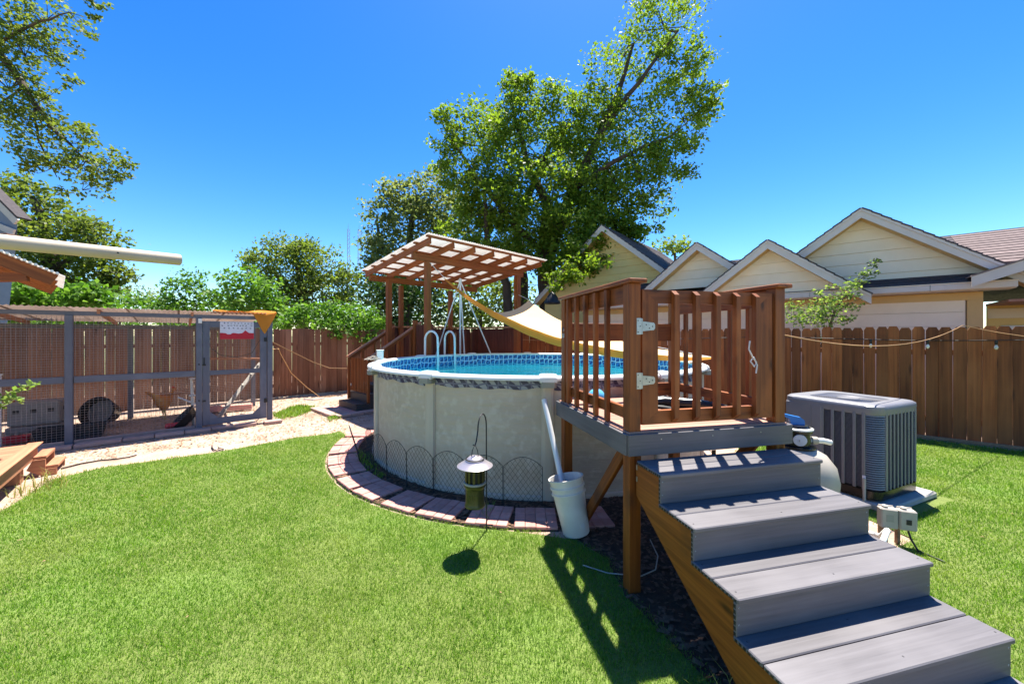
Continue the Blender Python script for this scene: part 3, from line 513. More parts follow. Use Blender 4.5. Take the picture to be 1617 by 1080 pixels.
# yellow house
ya = thing('house', 'yellow gabled house behind the big tree, leftmost of the gables', 'house', (4.2, 16, 0)); ps = HG.dot(Vector((3.74, 15, 0))); pd = HN.dot(Vector((3.74, 15, 0)))
gable(ya, ps, pd, 6.05, .83, 3.0, 3.4, 'yellow', expo=.26, depth=6)
k = 0; z = .3
while z < 3.38: MB().frame(hp(ps, pd, z+.13), HG, HN, UP, 6.0, .03+.006*(k % 2), .256, .003).build('siding_board', 'yellow', ya); z += .26; k += 1
MB().frame(hp(ps, pd+3, 1.65), HG, HN, UP, 5.9, 5.9, 3.3).build('wall', 'yellow', ya)
# long cream house with three cross gables
hb = thing('house', 'long cream house with three small gables and a gutter behind the right fence', 'house', hp(0, 14, 0)); WD = 12.35
for (u, v, sl_, hf, df) in ((1100, 384, .80, 1.55, 0), (1212, 380, .79, 1.66, .46), (1360, 330, .75, 2.32, 0)):
    ray = (u-808.5)/F; Yg = (WD-.40-df)/(HN.x*ray+HN.y); zt = CH+(V0-v)/F*Yg; s0 = HG.dot(Vector((ray*Yg, Yg, 0))); gable(hb, s0, WD-df, zt, sl_, hf, zt-sl_*hf-.02, 'cream', ov=.40, depth=3.4)
s1 = HG.dot(Vector((at(1548, 500, 8.0).x, 8.0, 0))); ray = (1552-808.5)/F; Yg = WD/(HN.x*ray+HN.y); s1 = HG.dot(Vector((ray*Yg, Yg, 0))); sL = -7.2
ray = (1606-808.5)/F; Yg = 11.9/(HN.x*ray+HN.y); sE = HG.dot(Vector((ray*Yg, Yg, 0)))
k = 0; z = .2
while z < 2.55: MB().frame(hp((sL+s1-.24)/2, WD-.01, z+.15), HG, HN, UP, s1-.24-sL, .03+.006*(k % 2), .296, .003).build('siding_board', 'cream', hb); z += .30; k += 1
MB().frame(hp((sL+s1)/2, WD-.005, 2.63), HG, HN, UP, s1-sL, .06, .17).build('frieze_board', 'frieze', hb); MB().frame(hp(s1-.11, WD-.015, 1.3), UP, HG, HN, 2.5, .22, .06).build('corner_board', 'frieze', hb)
MB().frame(hp((sL+s1)/2-.02, WD+2.6, 1.4), HG, HN, UP, s1-sL-.06, 5.1, 2.7).build('wall', 'cream', hb)
MB().frame(hp((sL+sE)/2, 12.13, 2.735), HG, HN, UP, sE-sL, .44, .02).build('soffit', 'trim', hb)
gt = MB().frame(hp((sL+sE)/2, 11.87, 2.80), HG, HN, UP, sE-sL, .09, .13, .012).build('gutter', 'trim', hb)
MB().frame(hp((sL+sE)/2, 11.83, 2.873), HG, HN, UP, sE-sL+.02, .03, .018).build('gutter_lip', 'cream', gt)
for q in range(int(sL), int(sE)+1, 2):
    MB().frame(hp(q+.4, 11.822, 2.80), UP, HG, HN, .125, .012, .006, .001).build('gutter_strap', 'capgrey', gt)
def roof_plane(parent, s0, s1, d0, z0, d1, z1, mt, n, name='shingle_course'):
    nrm = (UP*(d1-d0)-HN*(z1-z0)).normalized()
    for k in range(n):
        a = hp(0, d0+(d1-d0)*k/n, z0+(z1-z0)*k/n); b = hp(0, d0+(d1-d0)*(k+1)/n, z0+(z1-z0)*(k+1)/n); mb = MB()
        vs = [a+HG*s0+nrm*.018, a+HG*s1+nrm*.018, b+HG*s1+nrm*.004, b+HG*s0+nrm*.004]; vs += [v-nrm*.03 for v in vs]; mb.add(vs, [(0, 1, 2, 3), (7, 6, 5, 4), (0, 4, 5, 1), (1, 5, 6, 2), (2, 6, 7, 3), (3, 7, 4, 0)]); mb.build(name, mt, parent)
roof_plane(hb, sL, s1+.0, 11.86, 2.885, 15.6, 4.50, 'shingle', 18); roof_plane(hb, s1+.01, s1+6, 13.0, 3.36, 15.6, 4.50, 'shinglered', 13)
for q in (0, 1): roof_plane(hb, sL, s1+6, 19.2, 2.9, 15.61, 4.50, 'shingle', 8) if q == 0 else None
# wing at the right edge: rake rising to the right, shaded soffit, wall with a window
wg = thing('house', 'house wing at the right edge with rising rake board and small window', 'house', hp(8.2, 13, 0))
a = hp(s1-.28, 11.55, 2.96); b = hp(s1+4.0, 11.55, 4.62); mb = MB(); vs = [a, b, b-UP*.20, a-UP*.20]; vs += [v+HN*.035 for v in vs]; mb.add(vs, [(0, 1, 2, 3), (7, 6, 5, 4), (0, 4, 5, 1), (3, 2, 6, 7), (1, 5, 6, 2), (0, 3, 7, 4)]); mb.build('rake_board', 'trim', wg)
mb = MB(); vs = [a-HN*.02+UP*.03, b-HN*.02+UP*.03, b+HN*2.5+UP*.03, a+HN*2.5+UP*.03]; vs += [v-UP*.025 for v in vs]; mb.add(vs, [(0, 1, 2, 3), (7, 6, 5, 4), (0, 4, 5, 1), (3, 2, 6, 7), (1, 5, 6, 2), (0, 3, 7, 4)]); mb.build('roof', 'shinglered', wg)
MB().frame(hp(s1+2.4, 13.0, 2.50), HG, HN, UP, 4.2, 1.6, .05).build('porch_ceiling', 'soffit', wg)
MB().frame(hp(s1+2.4, 13.7, 1.25), HG, HN, UP, 4.2, .12, 2.45).build('wall', 'yellow', wg); MB().frame(hp(s1+2.4, 13.62, 2.30), HG, HN, UP, 4.2, .03, .22).build('frieze_board', 'cream', wg)
wn_ = MB().frame(hp(s1+.95, 13.61, 1.55), HG, HN, UP, .95, .05, .95, .01).build('window', 'whitemetal', wg); MB().frame(hp(s1+.95, 13.585, 1.55), HG, HN, UP, .72, .02, .72).build('pane', 'glasspane', wn_)

# ------------------------------------------------------------------ above-ground pool
pool = thing('swimming_pool', 'round above-ground pool with beige wall, white rim and blue patterned liner', 'pool', PC)
H = 1.37
MB().lathe([(PR-.01, 0), (PR, .005), (PR, H-.03), (PR-.02, H-.03), (PR-.02, .0)], PC, 96).build('wall', 'poolwall', pool, 60)
inn = MB().lathe([(PR-.026, .06), (PR-.026, H-.03)], PC, 96); inn.f = [f[::-1] for f in inn.f]; inn.build('liner_wall', 'poolfloor', pool, 60)
inn = MB().lathe([(PR-.030, H-.30), (PR-.030, H-.028)], PC, 96); inn.f = [f[::-1] for f in inn.f]; inn.build('liner_band', 'liner', pool, 60)
MB().lathe([(0.001, .05), (PR-.03, .05)], PC, 96).build('liner_floor', 'poolfloor', pool)
prof = []
mb = MB(); nseg = 288; vs = []; fs = []; uv = []
for k in range(nseg):
    a = 360*k/nseg; lo = .125+.016*mnoise.noise((math.cos(R(a))*9, math.sin(R(a))*9, 2))+.010*math.sin(k*.9)
    for z in (H-.03, H-.03-lo): vs.append(pol(PR+.006, a, z)); uv.append((R(a)*2.7, z))
for k in range(nseg): fs.append((2*k, 2*k+1, (2*k+3) % (2*nseg), (2*k+2) % (2*nseg)))
mb.add(vs, fs, uv); mb.build('liner_overlap', 'linerout', pool, 60)
MB().lathe([(.001, 1.135), (PR-.034, 1.135)], PC, 96).build('water', 'water', pool)
MB().lathe([(PR-.005, .0), (PR+.03, 0), (PR+.03, .05), (PR+.002, .06)], PC, 96).build('bottom_track', 'upright', pool, 40)
for k in range(12):
    a = -90+30*k; c = pol(PR+.02, a, 0); X = (pol(1, a)-PC).normalized(); T = UP.cross(X)
    u_ = MB(); poly = [(-.07, .0), (-.06, .028), (-.03, .038), (.03, .038), (.06, .028), (.07, 0)]; u_.prism([(p[0], p[1]) for p in poly], T, X, UP, c-X*.018+UP*.012, H-.075); u_.build('upright', 'upright', pool)
    MB().prism([(-.07, 0), (.07, 0), (.085, .10), (.06, .145), (-.06, .145), (-.085, .10)], T, X, UP, pol(PR-.015, a, H-.125), .062).build('rim_bracket', 'capgrey', pool)
    # top rail section, slightly domed, from this upright to the next
    pr = [(-.085, .0), (-.085, .02), (-.05, .036), (.0, .042), (.05, .038), (.08, .026), (.09, .008), (.088, -.008), (.07, -.008), (.07, .0)]
    mb = MB(); vs = []; m_ = 9; n = len(pr)
    for j in range(m_):
        ang = a+.9+(30-1.8)*j/(m_-1); dr = 0
        for (r_, z) in pr: vs.append(pol(PR+.01+r_, ang, H-.045+z))
    fs = [(j*n+i, j*n+(i+1) % n, (j+1)*n+(i+1) % n, (j+1)*n+i) for j in range(m_-1) for i in range(n)]+[tuple(range(n))[::-1], tuple(range((m_-1)*n, m_*n))]
    fs = [f[::-1] for f in fs]; mb.add(vs, fs); mb.build('top_rail', 'whiteplastic', pool, 50)
    mb = MB(); pr2 = [(-.09, .01), (-.055, .05), (.0, .058), (.055, .053), (.092, .035), (.104, .0), (.10, -.028), (.075, -.028)]; vs = []; n = len(pr2)
    for j, ang in enumerate((a-1.9, a-1.2, a, a+1.2, a+1.9)):
        for (r_, z) in pr2: vs.append(pol(PR+.01+r_, ang, H-.045+z+(.0 if j in (0, 4) else .005)))
    mb.add(vs, [f[::-1] for f in [(j*n+i, j*n+(i+1) % n, (j+1)*n+(i+1) % n, (j+1)*n+i) for j in range(4) for i in range(n)]+[tuple(range(n))[::-1], tuple(range(4*n, 5*n))]]); mb.build('rim_cap', 'whiteplastic', pool, 50)
# ladder over the back rim
ld = thing('pool_ladder', 'white pool ladder with two curved handrails at the back rim', 'ladder', pol(2.7, 136, H))
for a in (142, 131.5):
    pts = [pol(3.02, a, .02)]+[pol(3.02, a, z) for z in (1.0, 1.6)]+[pol(2.80+.22*math.cos(R(t)), a, 1.70+.20*math.sin(R(t))) for t in range(10, 180, 17)]+[pol(2.58, a, z) for z in (1.55, 1.1, .12)]
    MB().tube(pts, .024, 10).build('handrail', 'whitemetal', ld, 60)
for z in (1.02, .72, .42): MB().bar(pol(2.56, 142, z), pol(2.56, 131.5, z), .09, .035).build('step', 'whiteplastic', ld)
for z in (.5, .9): MB().bar(pol(3.02, 142, z), pol(3.02, 131.5, z), .08, .03).build('step', 'whiteplastic', ld)
# bits on the rim
c = pol(2.71, -173, H+.02)
dsp = thing('chemical_feeder', 'small white box standing on the left end of the pool rim', 'box', c); MB().box(c+Vector((.02, .06, .075)), (.11, .09, .15), .3, .012).build('body', 'whiteplastic', dsp); MB().box(c+Vector((.02, .06, .157)), (.125, .105, .014), .3, .005).build('lid', 'whiteplastic', dsp)
mb = MB(); r_ = random.Random(3)
c = pol(2.72, -168, H+.02)
pts = [c+Vector((r_.gauss(0, .05), r_.gauss(0, .05), .012+abs(r_.gauss(.02, .02)))) for _ in range(46)]
mb.tube(pts, .009, 6); tag(mb.build('rope_heap', 'beige', None, 60), 'tangled heap of pale rope on the left end of the pool rim', 'rope')
c = pol(2.68, 65, H+.01)
sk = thing('skimmer_float', 'white plastic float standing on the far right pool rim', 'pool fitting', pol(2.70, 20, H+.01)); c = pol(2.70, 20, H+.01); MB().lathe([(.001, 0), (.13, 0), (.12, .03), (.05, .06), (.05, .12), (.001, .125)], c, 16).build('body', 'whiteplastic', sk, 40)

# white pole tripod behind the pool
tp = thing('pole_tripod', 'tall white pole with slanting stay poles on the pavilion deck', 'pole', pv(1.3, .4, 1.14)); ap = pv(1.3, .4, 3.28); ft = 1.14
MB().cyl(pv(1.3, .4, ft), ap, .026, .022, 10).build('pole', 'whitemetal', tp, 60); MB().cyl(pv(1.38, .30, ft), ap-UP*.02, .018, .016, 8).build('pole', 'whitemetal', tp, 60)
for (u, v) in ((686, 566), (779, 566)):
    MB().cyl(Vector(((u-808.5)/F*ap.y, ap.y+.02*(1 if u > 700 else -1), ft)), ap, .018, .016, 8).build('stay', 'whitemetal', tp, 60)
MB().tube([ap, ap.lerp(pv(1.5, .5, ft), .5)+Vector((.03, 0, 0)), pv(1.5, .5, ft)], .007, 5).build('cord', 'whiterope', tp); MB().lathe([(.001, -.03), (.045, -.03), (.045, .03), (.02, .06), (.001, .065)], ap, 12).build('top_cap', 'whiteplastic', tp, 40)

# ------------------------------------------------------------------ wire edging, pavers
def wirepanel(mb, phi, r0, lean, w=.41, h=.52):
    c = pol(r0, phi, 0); X = (pol(1, phi)-PC).normalized(); T = UP.cross(X); U = (UP+X*lean).normalized()
    def top(x): return h-.10*(2*x/w)**2
    P_ = lambda x, y: c+T*x+U*y
    mb.tube([P_(-w/2, -.03)]+[P_(x, top(x)) for x in np.linspace(-w/2, w/2, 13)]+[P_(w/2, -.03)], .0035, 5); mb.tube([P_(-w/2, .05), P_(w/2, .05)], .0028, 4)
    for sg in (-1, 1):
        for k in np.arange(-.6, .75, .075):
            pts = [(x, (x*sg)*1.35+k+.22) for x in np.linspace(-w/2, w/2, 41)]; pts = [p for p in pts if .05 <= p[1] <= top(p[0])]
            if len(pts) > 1: mb.tube([P_(*pts[0]), P_(*pts[-1])], .0017, 4, False)
for k in range(8):
    ph = -95.5-8.5*k; lab = ['lattice wire edging panel nearest the white bucket', 'lattice wire edging panel right behind the hanging lantern', 'lattice wire edging panel just left of the hanging lantern', 'fourth lattice wire edging panel left of the white bucket', 'fifth lattice wire edging panel left of the white bucket', 'narrow-looking lattice wire panel sixth from the bucket', 'seventh lattice wire edging panel, near the pool\'s left end', 'last lattice wire edging panel at the pool\'s left end'][k]
    mb = MB(); wirepanel(mb, ph, 2.83+(.08 if k > 6 else .0), .03 if k < 7 else .3); tag(mb.build('wire_edging', 'darkwire'), lab, 'garden edging', 'wire edging panels round the pool')
bd = sempty('paver_border')
brk = [MB().box((0, 0, 0), (.0985, .130, .045), 0, .005).mesh('brick', 'brick') for _ in range(4)]
for k in range(12):
    ph = -83.5-8.8*k
    if k > 0: ph -= .6*(k % 2)
    c = pol(3.135, ph, -.006+random.uniform(0, .006)); ang = R(ph)-math.pi/2+random.uniform(-.02, .02)
    ca, sa = math.cos(ang), math.sin(ang)
    pvr = MB().box(c, (.41, .405, .035), ang, .004).build('paver', 'brickjoint', bd)
    for i in range(4):
        for j in range(3):
            x, y = (i-1.5)*.1015, (j-1)*.1335; o = link('brick', brk[(i+j) % 4], pvr, c+Vector((x*ca-y*sa, x*sa+y*ca, .018+random.uniform(-.003, .003))), (random.uniform(-.01, .01), random.uniform(-.01, .01), ang))
# pavers under the deck edge and the paved pad before the pavilion steps
pad = sempty('paved_pad')
for i in range(6):
    for j in range(2):
        c = pv(-1.75+.215*j, 1.05+.215*i, .03); MB().frame(c, VQ, VP, UP, .205, .205, .06, .006).build('paver', 'paleslab', pad)
for i in range(6): MB().frame(pv(-1.62+.29*i, .86, .03), VP, VQ, UP, .28, .20, .06, .006).build('paver', 'paleslab', pad)
MB().frame(pv(-1.2, 1.6, .02), VP, VQ, UP, .9, 1.2, .03, .006).build('paver', 'brick', pad)

# ------------------------------------------------------------------ lantern on a shepherd's hook, bucket with pipe
hk = thing('shepherd_hook', 'black wire shepherd hook stuck in the paver gap', 'hook', (-.235, 3.52, 0))
lx = Vector((-.315, 3.23, 0)); b0 = Vector((-.235, 3.50, 0))
pts = [b0-UP*.04, b0+UP*.5, b0+Vector((.0, -.03, .98))]+[(b0+Vector((0, -.03, 0))).lerp(lx+Vector((.02, .05, 0)), (1-math.cos(R(t)))/2)+UP*(.98+.125*math.sin(R(t))) for t in range(20, 181, 20)]+[lx+Vector((.01, .03, .90)), lx+Vector((0, 0, .865)), lx+Vector((-.015, -.01, .875))]
MB().tube(pts, .006, 7).build('rod', 'darkwire', hk, 60); MB().tube([b0+Vector((-.06, 0, .06)), b0+Vector((.06, 0, .06))], .005, 6).build('foot_bar', 'darkwire', hk, 60)
ln = thing('lantern', 'olive metal lantern with wide silvery hat hanging from the hook', 'lantern', lx+UP*.355); z0 = .355
MB().lathe([(.001, z0), (.082, z0), (.088, z0+.012), (.084, z0+.025), (.080, z0+.04), (.080, z0+.155), (.088, z0+.165), (.094, z0+.175), (.094, z0+.19), (.086, z0+.2), (.080, z0+.21)], lx, 28).build('body', 'bronze', ln, 35)
MB().lathe([(.097, z0+.195), (.097, z0+.207), (.083, z0+.211), (.083, z0+.195)], lx, 28).build('ring', 'boxpaint', ln, 35)
MB().lathe([(.068, z0+.2), (.068, z0+.33)], lx, 20).build('glass', 'black', ln, 60)
for k in range(12):
    a = k*30; d = Vector((math.cos(R(a)), math.sin(R(a)), 0)); MB().bar(lx+d*.080+UP*(z0+.2), lx+d*.080+UP*(z0+.33), .022, .010, d).build('grille_bar', 'bronze', ln)
MB().lathe([(.084, z0+.325), (.086, z0+.335), (.15, z0+.338), (.152, z0+.343), (.11, z0+.37), (.075, z0+.392), (.072, z0+.40), (.05, z0+.418), (.001, z0+.428)], lx, 36).build('hat', 'hat', ln, 40)
MB().lathe([(.076, z0+.396), (.080, z0+.398), (.080, z0+.404), (.074, z0+.406)], lx, 30).build('hat_rim', 'darkwire', ln, 40)
MB().tube([lx+Vector((-.03, 0, z0+.41)), lx+Vector((-.022, 0, z0+.47)), lx+Vector((0, 0, z0+.52)), lx+Vector((.022, 0, z0+.47)), lx+Vector((.03, 0, z0+.41))], .0035, 6).build('bail', 'darkwire', ln, 60)
for k, x in enumerate((-.045, -.02, .004, .034)):    # worn raised letters on the tank
    a = math.atan2(-1, x/.09) if False else R(-90+x*620); d = Vector((math.cos(a), math.sin(a), 0)); MB().bar(lx+d*.0815+UP*(z0+.075), lx+d*.0815+UP*(z0+.115), .012, .004, d, .001).build('letter', 'boxpaint' if False else 'bronze', ln)
bb = Vector((.585, 3.44, .012)); bax = Vector((-.085, .06, .46)).normalized(); bk = thing('bucket', 'tall white plastic bucket leaning beside the deck post', 'bucket', bb)
bl_ = .50
MB().lathe([(.001, .0), (.112, .0), (.12, .012), (.137, .25), (.145, .36), (.158, .362), (.158, .375), (.148, .38), (.150, .415), (.160, .417), (.160, .43), (.152, .435), (.155, .485), (.163, .487), (.163, .5), (.150, .5), (.143, .38), (.11, .02), (.001, .018)], bb, 40, bax).build('body', 'bucketplastic', bk, 30)
sd_ = bax.orthogonal().normalized(); hb_ = MB(); e1 = Vector((1, 0, .15)).normalized(); e2 = bax.cross(e1)
hb_.tube([bb+bax*.40+e1*.158*math.cos(t)-e2*(.166*math.sin(t))-bax*(.09*math.sin(t)) for t in np.linspace(math.pi, 2*math.pi, 16)], .0035, 5); hb_.build('handle', 'steel', bk, 60)
MB().lathe([(.001, 0), (.024, 0), (.024, .01), (.001, .012)], bb+bax*.09+(Vector((.45, -1, .2)).normalized())*.118, 14, Vector((.45, -1, .2))).build('plug', 'bucketplastic', bk, 40)
p0 = Vector((.545, 3.455, .06)); p1 = Vector((.335, 3.985, 1.13)); pp = thing('pvc_pipe', 'white plastic pipe standing in the bucket and leaning on the pool', 'pipe', p0); dd = (p1-p0).normalized()
mb = MB(); X = dd.orthogonal().normalized(); mb.lathe([(.027, 0), (.027, (p1-p0).length), (.022, (p1-p0).length), (.022, 0), (.027, 0)], p0, 20, dd); mb.build('tube', 'whitemetal', pp, 50); MB().lathe([(.027, .0), (.0315, .0), (.0315, .06), (.027, .062)], p0+dd*.0, 20, dd).build('coupling', 'whitemetal', pp, 50)
# dry white irrigation line in the mulch
tag(MB().tube([(.55, 2.95, .02), (.72, 2.86, .015), (.95, 2.80, .03), (1.08, 2.86, .04), (1.16, 3.02, .05), (1.2, 3.3, .03)], .005, 7).build('hose', 'boxpaint', None, 60), 'thin pale hose lying in the mulch under the deck post', 'hose')

# ------------------------------------------------------------------ entry deck with gate
ZD = 1.131; DWD = 1.391; DDP = 1.39
dkt = thing('pool_deck', 'raised redwood entry deck with grey fascia and railing at the pool', 'deck', dk(.7, .7, 0))
PS = .089
for (a, b, zt) in ((.072, .072, 2.165), (.068, 1.30, 2.165), (1.318, .072, 2.165), (1.318, 1.30, 2.165)):
    MB().bar(dk(a, b, 0), dk(a, b, zt), PS, PS, DD).build('post', 'postwood', dkt)
for i in range(10): MB().frame(dk(DWD/2, .016+.137*(i+.5)+.003, ZD-.0125), DW, DD, UP, DWD-.03, .132, .025).build('deck_board', 'deckboard', dkt)
MB().frame(dk(DWD/2, .0, ZD-.083), DW, DD, UP, DWD, .022, .147, .003).build('fascia', 'composite', dkt); MB().frame(dk(.0, DDP/2+.012, ZD-.083), DD, DW, UP, DDP, .022, .147, .003).build('fascia', 'composite', dkt); MB().frame(dk(DWD, DDP/2+.012, ZD-.083), DD, DW, UP, DDP, .022, .147, .003).build('fascia', 'composite', dkt)
for b in (.09, .5, .9, 1.3): MB().frame(dk(DWD/2, b+.065, ZD-.10), DW, DD, UP, DWD-.06, .038, .14).build('joist', 'postwood', dkt)
for a in (.10, 1.29): MB().bar(dk(a, 1.0, .02), dk(a, .20, .975), .038, .089).build('brace', 'postwood', dkt)
for i in range(3):
    for j, (a, b) in enumerate(((.25+.42*i, -.014), )): MB().cyl(dk(a, b+.002, ZD-.05), dk(a, b, ZD-.05), .005, None, 8).build('screw', 'steel', dkt)
# left and right railings
for a, sg in ((.072, -1), (1.318, 1)):
    MB().frame(dk(a, .685, 2.180), DD, DW, UP, 1.40, .14, .030, .006).build('rail_cap', 'redwood', dkt); MB().frame(dk(a-sg*.0, .685, 2.095), DD, DW, UP, 1.14, .038, .135).build('top_rail', 'redwood', dkt)
    MB().frame(dk(a, .685, 1.245), DD, DW, UP, 1.14, .038, .085).build('bottom_rail', 'redwood', dkt)
    for k in range(5):
        b = .36+.2*k; mb = MB(); mb.bar(dk(a+sg*.040, b, 1.138), dk(a+sg*.040, b, 2.155), .038, .038, DD); mb.build('baluster', 'redwood', dkt)
MB().frame(dk(.695, 1.30, 1.835), DW, DD, UP, 1.15, .038, .185).build('back_rail', 'redwood', dkt); MB().frame(dk(1.0, 1.30, 1.22), DW, DD, UP, .54, .038, .14).build('kick_board', 'redwood', dkt)
MB().bar(dk(1.02, 1.30, 1.13), dk(1.02, 1.30, 1.735), .05, .05, DD).build('baluster', 'redwood', dkt)
MB().lathe([(.022, -.009), (.022, .009)], dk(.02, 1.28, 1.86), 12, DW).build('latch', 'steel', dkt); MB().frame(dk(.021, 1.28, 1.80), DD, DW, UP, .05, .01, .04).build('latch', 'steel', dkt)
# gate with mitred frame
gte = thing('deck_gate', 'mitred redwood gate with five balusters at the top of the steps', 'gate', dk(.7, .07, 1.16)); ga0, ga1, gz0, gz1, fw, bt = .137, 1.255, 1.172, 2.125, .125, .062
def gp(poly, up=False):
    if up: MB().prism([(z, a) for a, z in poly], UP, DW, DD, dk(0, bt-.019, 0), .038).build('frame_board', 'redwood', gte)
    else: MB().prism(poly, DW, UP, DD, dk(0, bt-.019, 0), .038).build('frame_board', 'redwood', gte)
fh = .095
gp([(ga0, gz0), (ga0+fw, gz0+fh), (ga0+fw, gz1-fh), (ga0, gz1)], True); gp([(ga1, gz0), (ga1, gz1), (ga1-fw, gz1-fh), (ga1-fw, gz0+fh)], True); gp([(ga0, gz1), (ga0+fw, gz1-fh), (ga1-fw, gz1-fh), (ga1, gz1)][::-1]); gp([(ga0, gz0), (ga1, gz0), (ga1-fw, gz0+fh), (ga0+fw, gz0+fh)][::-1])
for k in range(5):
    a = .385+.174*k; mb = MB(); poly = [(gz0+.015, -.019), (gz0+.055, -.019-.02+.02), (gz1-.02, -.019), (gz1-.02, -.019)]
    # 2x2 with bevelled ends
    vs = []; w = .019; yb0, yb1 = bt-.022, bt-.062
    for sx in (-w, w):
        vs += [dk(a+sx, yb0, gz0+.012), dk(a+sx, yb1, gz0+.045), dk(a+sx, yb1, gz1-.035), dk(a+sx, yb0, gz1-.004)]
    mb.add(vs, [(0, 1, 2, 3), (7, 6, 5, 4), (0, 4, 5, 1), (1, 5, 6, 2), (2, 6, 7, 3), (3, 7, 4, 0)], [(v.z, (v.x+v.y)+k) for v in vs]); mb.build('baluster', 'redwood', gte)
for z in (1.865, 1.485):
    h_ = MB(); h_.frame(dk(.100, .0255, z), UP, DW, DD, .115, .036, .004, .001); h_.prism([(.130, z-.035), (.225, z-.026), (.235, z-.014), (.235, z+.014), (.225, z+.026), (.130, z+.035)], DW, UP, DD, dk(0, bt-.024, 0), .004); h_.cyl(dk(.124, .030, z-.055), dk(.124, .030, z+.055), .008, None, 10)
    hh = h_.build('hinge', 'steel', gte)
    for (a, dz) in ((.092, .04), (.092, -.04), (.108, 0), (.165, .012), (.19, -.012), (.215, 0)): MB().lathe([(.0045, 0), (.003, .003), (.0005, .0035)], dk(a, .0235 if a < .12 else bt-.0245, z+dz), 8, -DD).build('screw', 'darkwire', hh)
rp_ = [dk(1.0, .02, 1.86), dk(1.005, .0, 1.76), dk(.985, -.01, 1.70), dk(1.02, -.01, 1.64), dk(1.06, -.005, 1.60), dk(1.03, -.015, 1.57), dk(1.0, -.01, 1.61), dk(1.03, -.01, 1.64), dk(1.06, -.01, 1.58), dk(1.05, -.01, 1.52)]
tag(MB().tube([p+DD*.0 for p in rp_[1:]], .0055, 6).build('tie_rope', 'whiterope', None, 60), 'knotted white rope hanging on the gate balusters', 'rope')
# clutter on the deck boards
pts = [dk(.62+(.20+.016*t/6.28)*math.cos(t)*.9, .62+(.16+.016*t/6.28)*math.sin(t), ZD+.012+.004*math.sin(t*2.3)) for t in np.arange(0, 6.28*4, .3)]
tag(MB().tube(pts, .011, 7).build('hose_coil', 'black', None, 60), 'coiled black hose lying on the deck boards behind the gate', 'hose')
bc = dk(.24, .98, ZD+.085); tag(MB().lathe([(max(.0005, .082*math.sin(R(t))), -.082*math.cos(R(t))) for t in range(0, 181, 12)], bc, 24).build('ball', 'ballblue', None, 60), 'blue ball on the deck behind the left railing', 'ball')
pm = thing('pool_pad', 'black folded pool cover lying at the back of the deck', 'cover', dk(.95, .75, ZD)); MB().tube([dk(.70, .85, ZD+.035), dk(.85, .80, ZD+.05), dk(1.05, .62, ZD+.05), dk(1.22, .45, ZD+.035)], [.03, .048, .05, .03], 10).build('roll', 'blackgloss', pm, 60); MB().tube([dk(.74, .95, ZD+.03), dk(.92, .92, ZD+.045), dk(1.2, .70, ZD+.03)], [.03, .042, .03], 10).build('roll', 'blackgloss', pm, 60)
sk2 = thing('pool_net', 'white pool paddle standing on the deck behind the gate', 'paddle', dk(.62, .9, ZD)); MB().prism([(0, 0), (.035, .0), (.055, .20), (.045, .36), (.01, .36), (-.01, .2)], (DW*.9+UP*.2).normalized(), (UP*.95+DW*.22).normalized(), DD, dk(.66, .92, ZD+.002), .012).build('blade', 'whiteplastic', sk2); MB().cyl(dk(.72, .926, ZD+.33), dk(.78, .926, ZD+.50), .012, .010, 8).build('grip', 'whiteplastic', sk2, 60)

# ------------------------------------------------------------------ steps
st = thing('deck_steps', 'grey composite steps with wooden stringers leading up to the gate', 'steps', dk(.69, -.7, 0)); RU, RI, A0, A1 = .291, .185, .057, 1.321
hole = MB()
for k in range(1, 6):
    z = ZD-RI*k; bn = -RU*k; bbk = -RU*(k-1)+(.033 if k > 1 else -.012); wd_ = (bbk-bn-.005)/2
    for j in range(2):
        b = bn+wd_*(j+.5)+.005*j; MB().frame(dk((A0+A1)/2, b, z-.0125), DW, DD, UP, A1-A0, wd_, .025, .005).build('tread_board', 'composite', st)
        for q in range(6): hole.frame(dk(A0-.0005, b+(q-2.5)*wd_/6.6, z-.0135), DD, UP, DW, .013, .013, .004, .0005)
        for a in (.09, .69, 1.285): MB().lathe([(.0045, 0), (.003, .0012)], dk(a, b+.03*(1 if j else -1), z), 8).build('screw', 'darkwire', st)
    zb = z-RI+.0005 if k < 5 else .0; MB().frame(dk((A0+A1)/2, bn+.024, (z-.026+zb)/2), DW, DD, UP, A1-A0-.006, .02, z-.026-zb, .003).build('riser', 'composite', st)
    for q in range(6): hole.frame(dk(A0+.0025, bn+.024, z-.045-q*.026), UP, DD, DW, .016, .011, .004, .0005)
    for a in (.075, 1.30):
        for dz in (.05, .13): MB().lathe([(.0045, 0), (.003, .0012)], dk(a, bn+.0135, z-dz), 8, -DD).build('screw', 'steel', st)
struct(hole.build('hollow_cells', 'black', st), True)
zig = [(.0, ZD-.16)]
for k in range(1, 6): zig += [(-RU*(k-1)+(.0 if k == 1 else .036), ZD-RI*k-.027), (-RU*k+.036, ZD-RI*k-.027)]
zig += [(-RU*5+.036, 0), (-1.12, 0), (0, .705)]
for a in (A0+.006, .67, A1-.044): MB().prism([(-b, z) for b, z in zig], -DD, UP, DW, dk(a, 0, 0), .038).build('stringer', 'postwood', st)
for z in (.82, .90): MB().frame(dk(A0+.003, -.012, z), UP, DD, DW, .035, .012, .004, .001).build('bracket', 'steel', st)

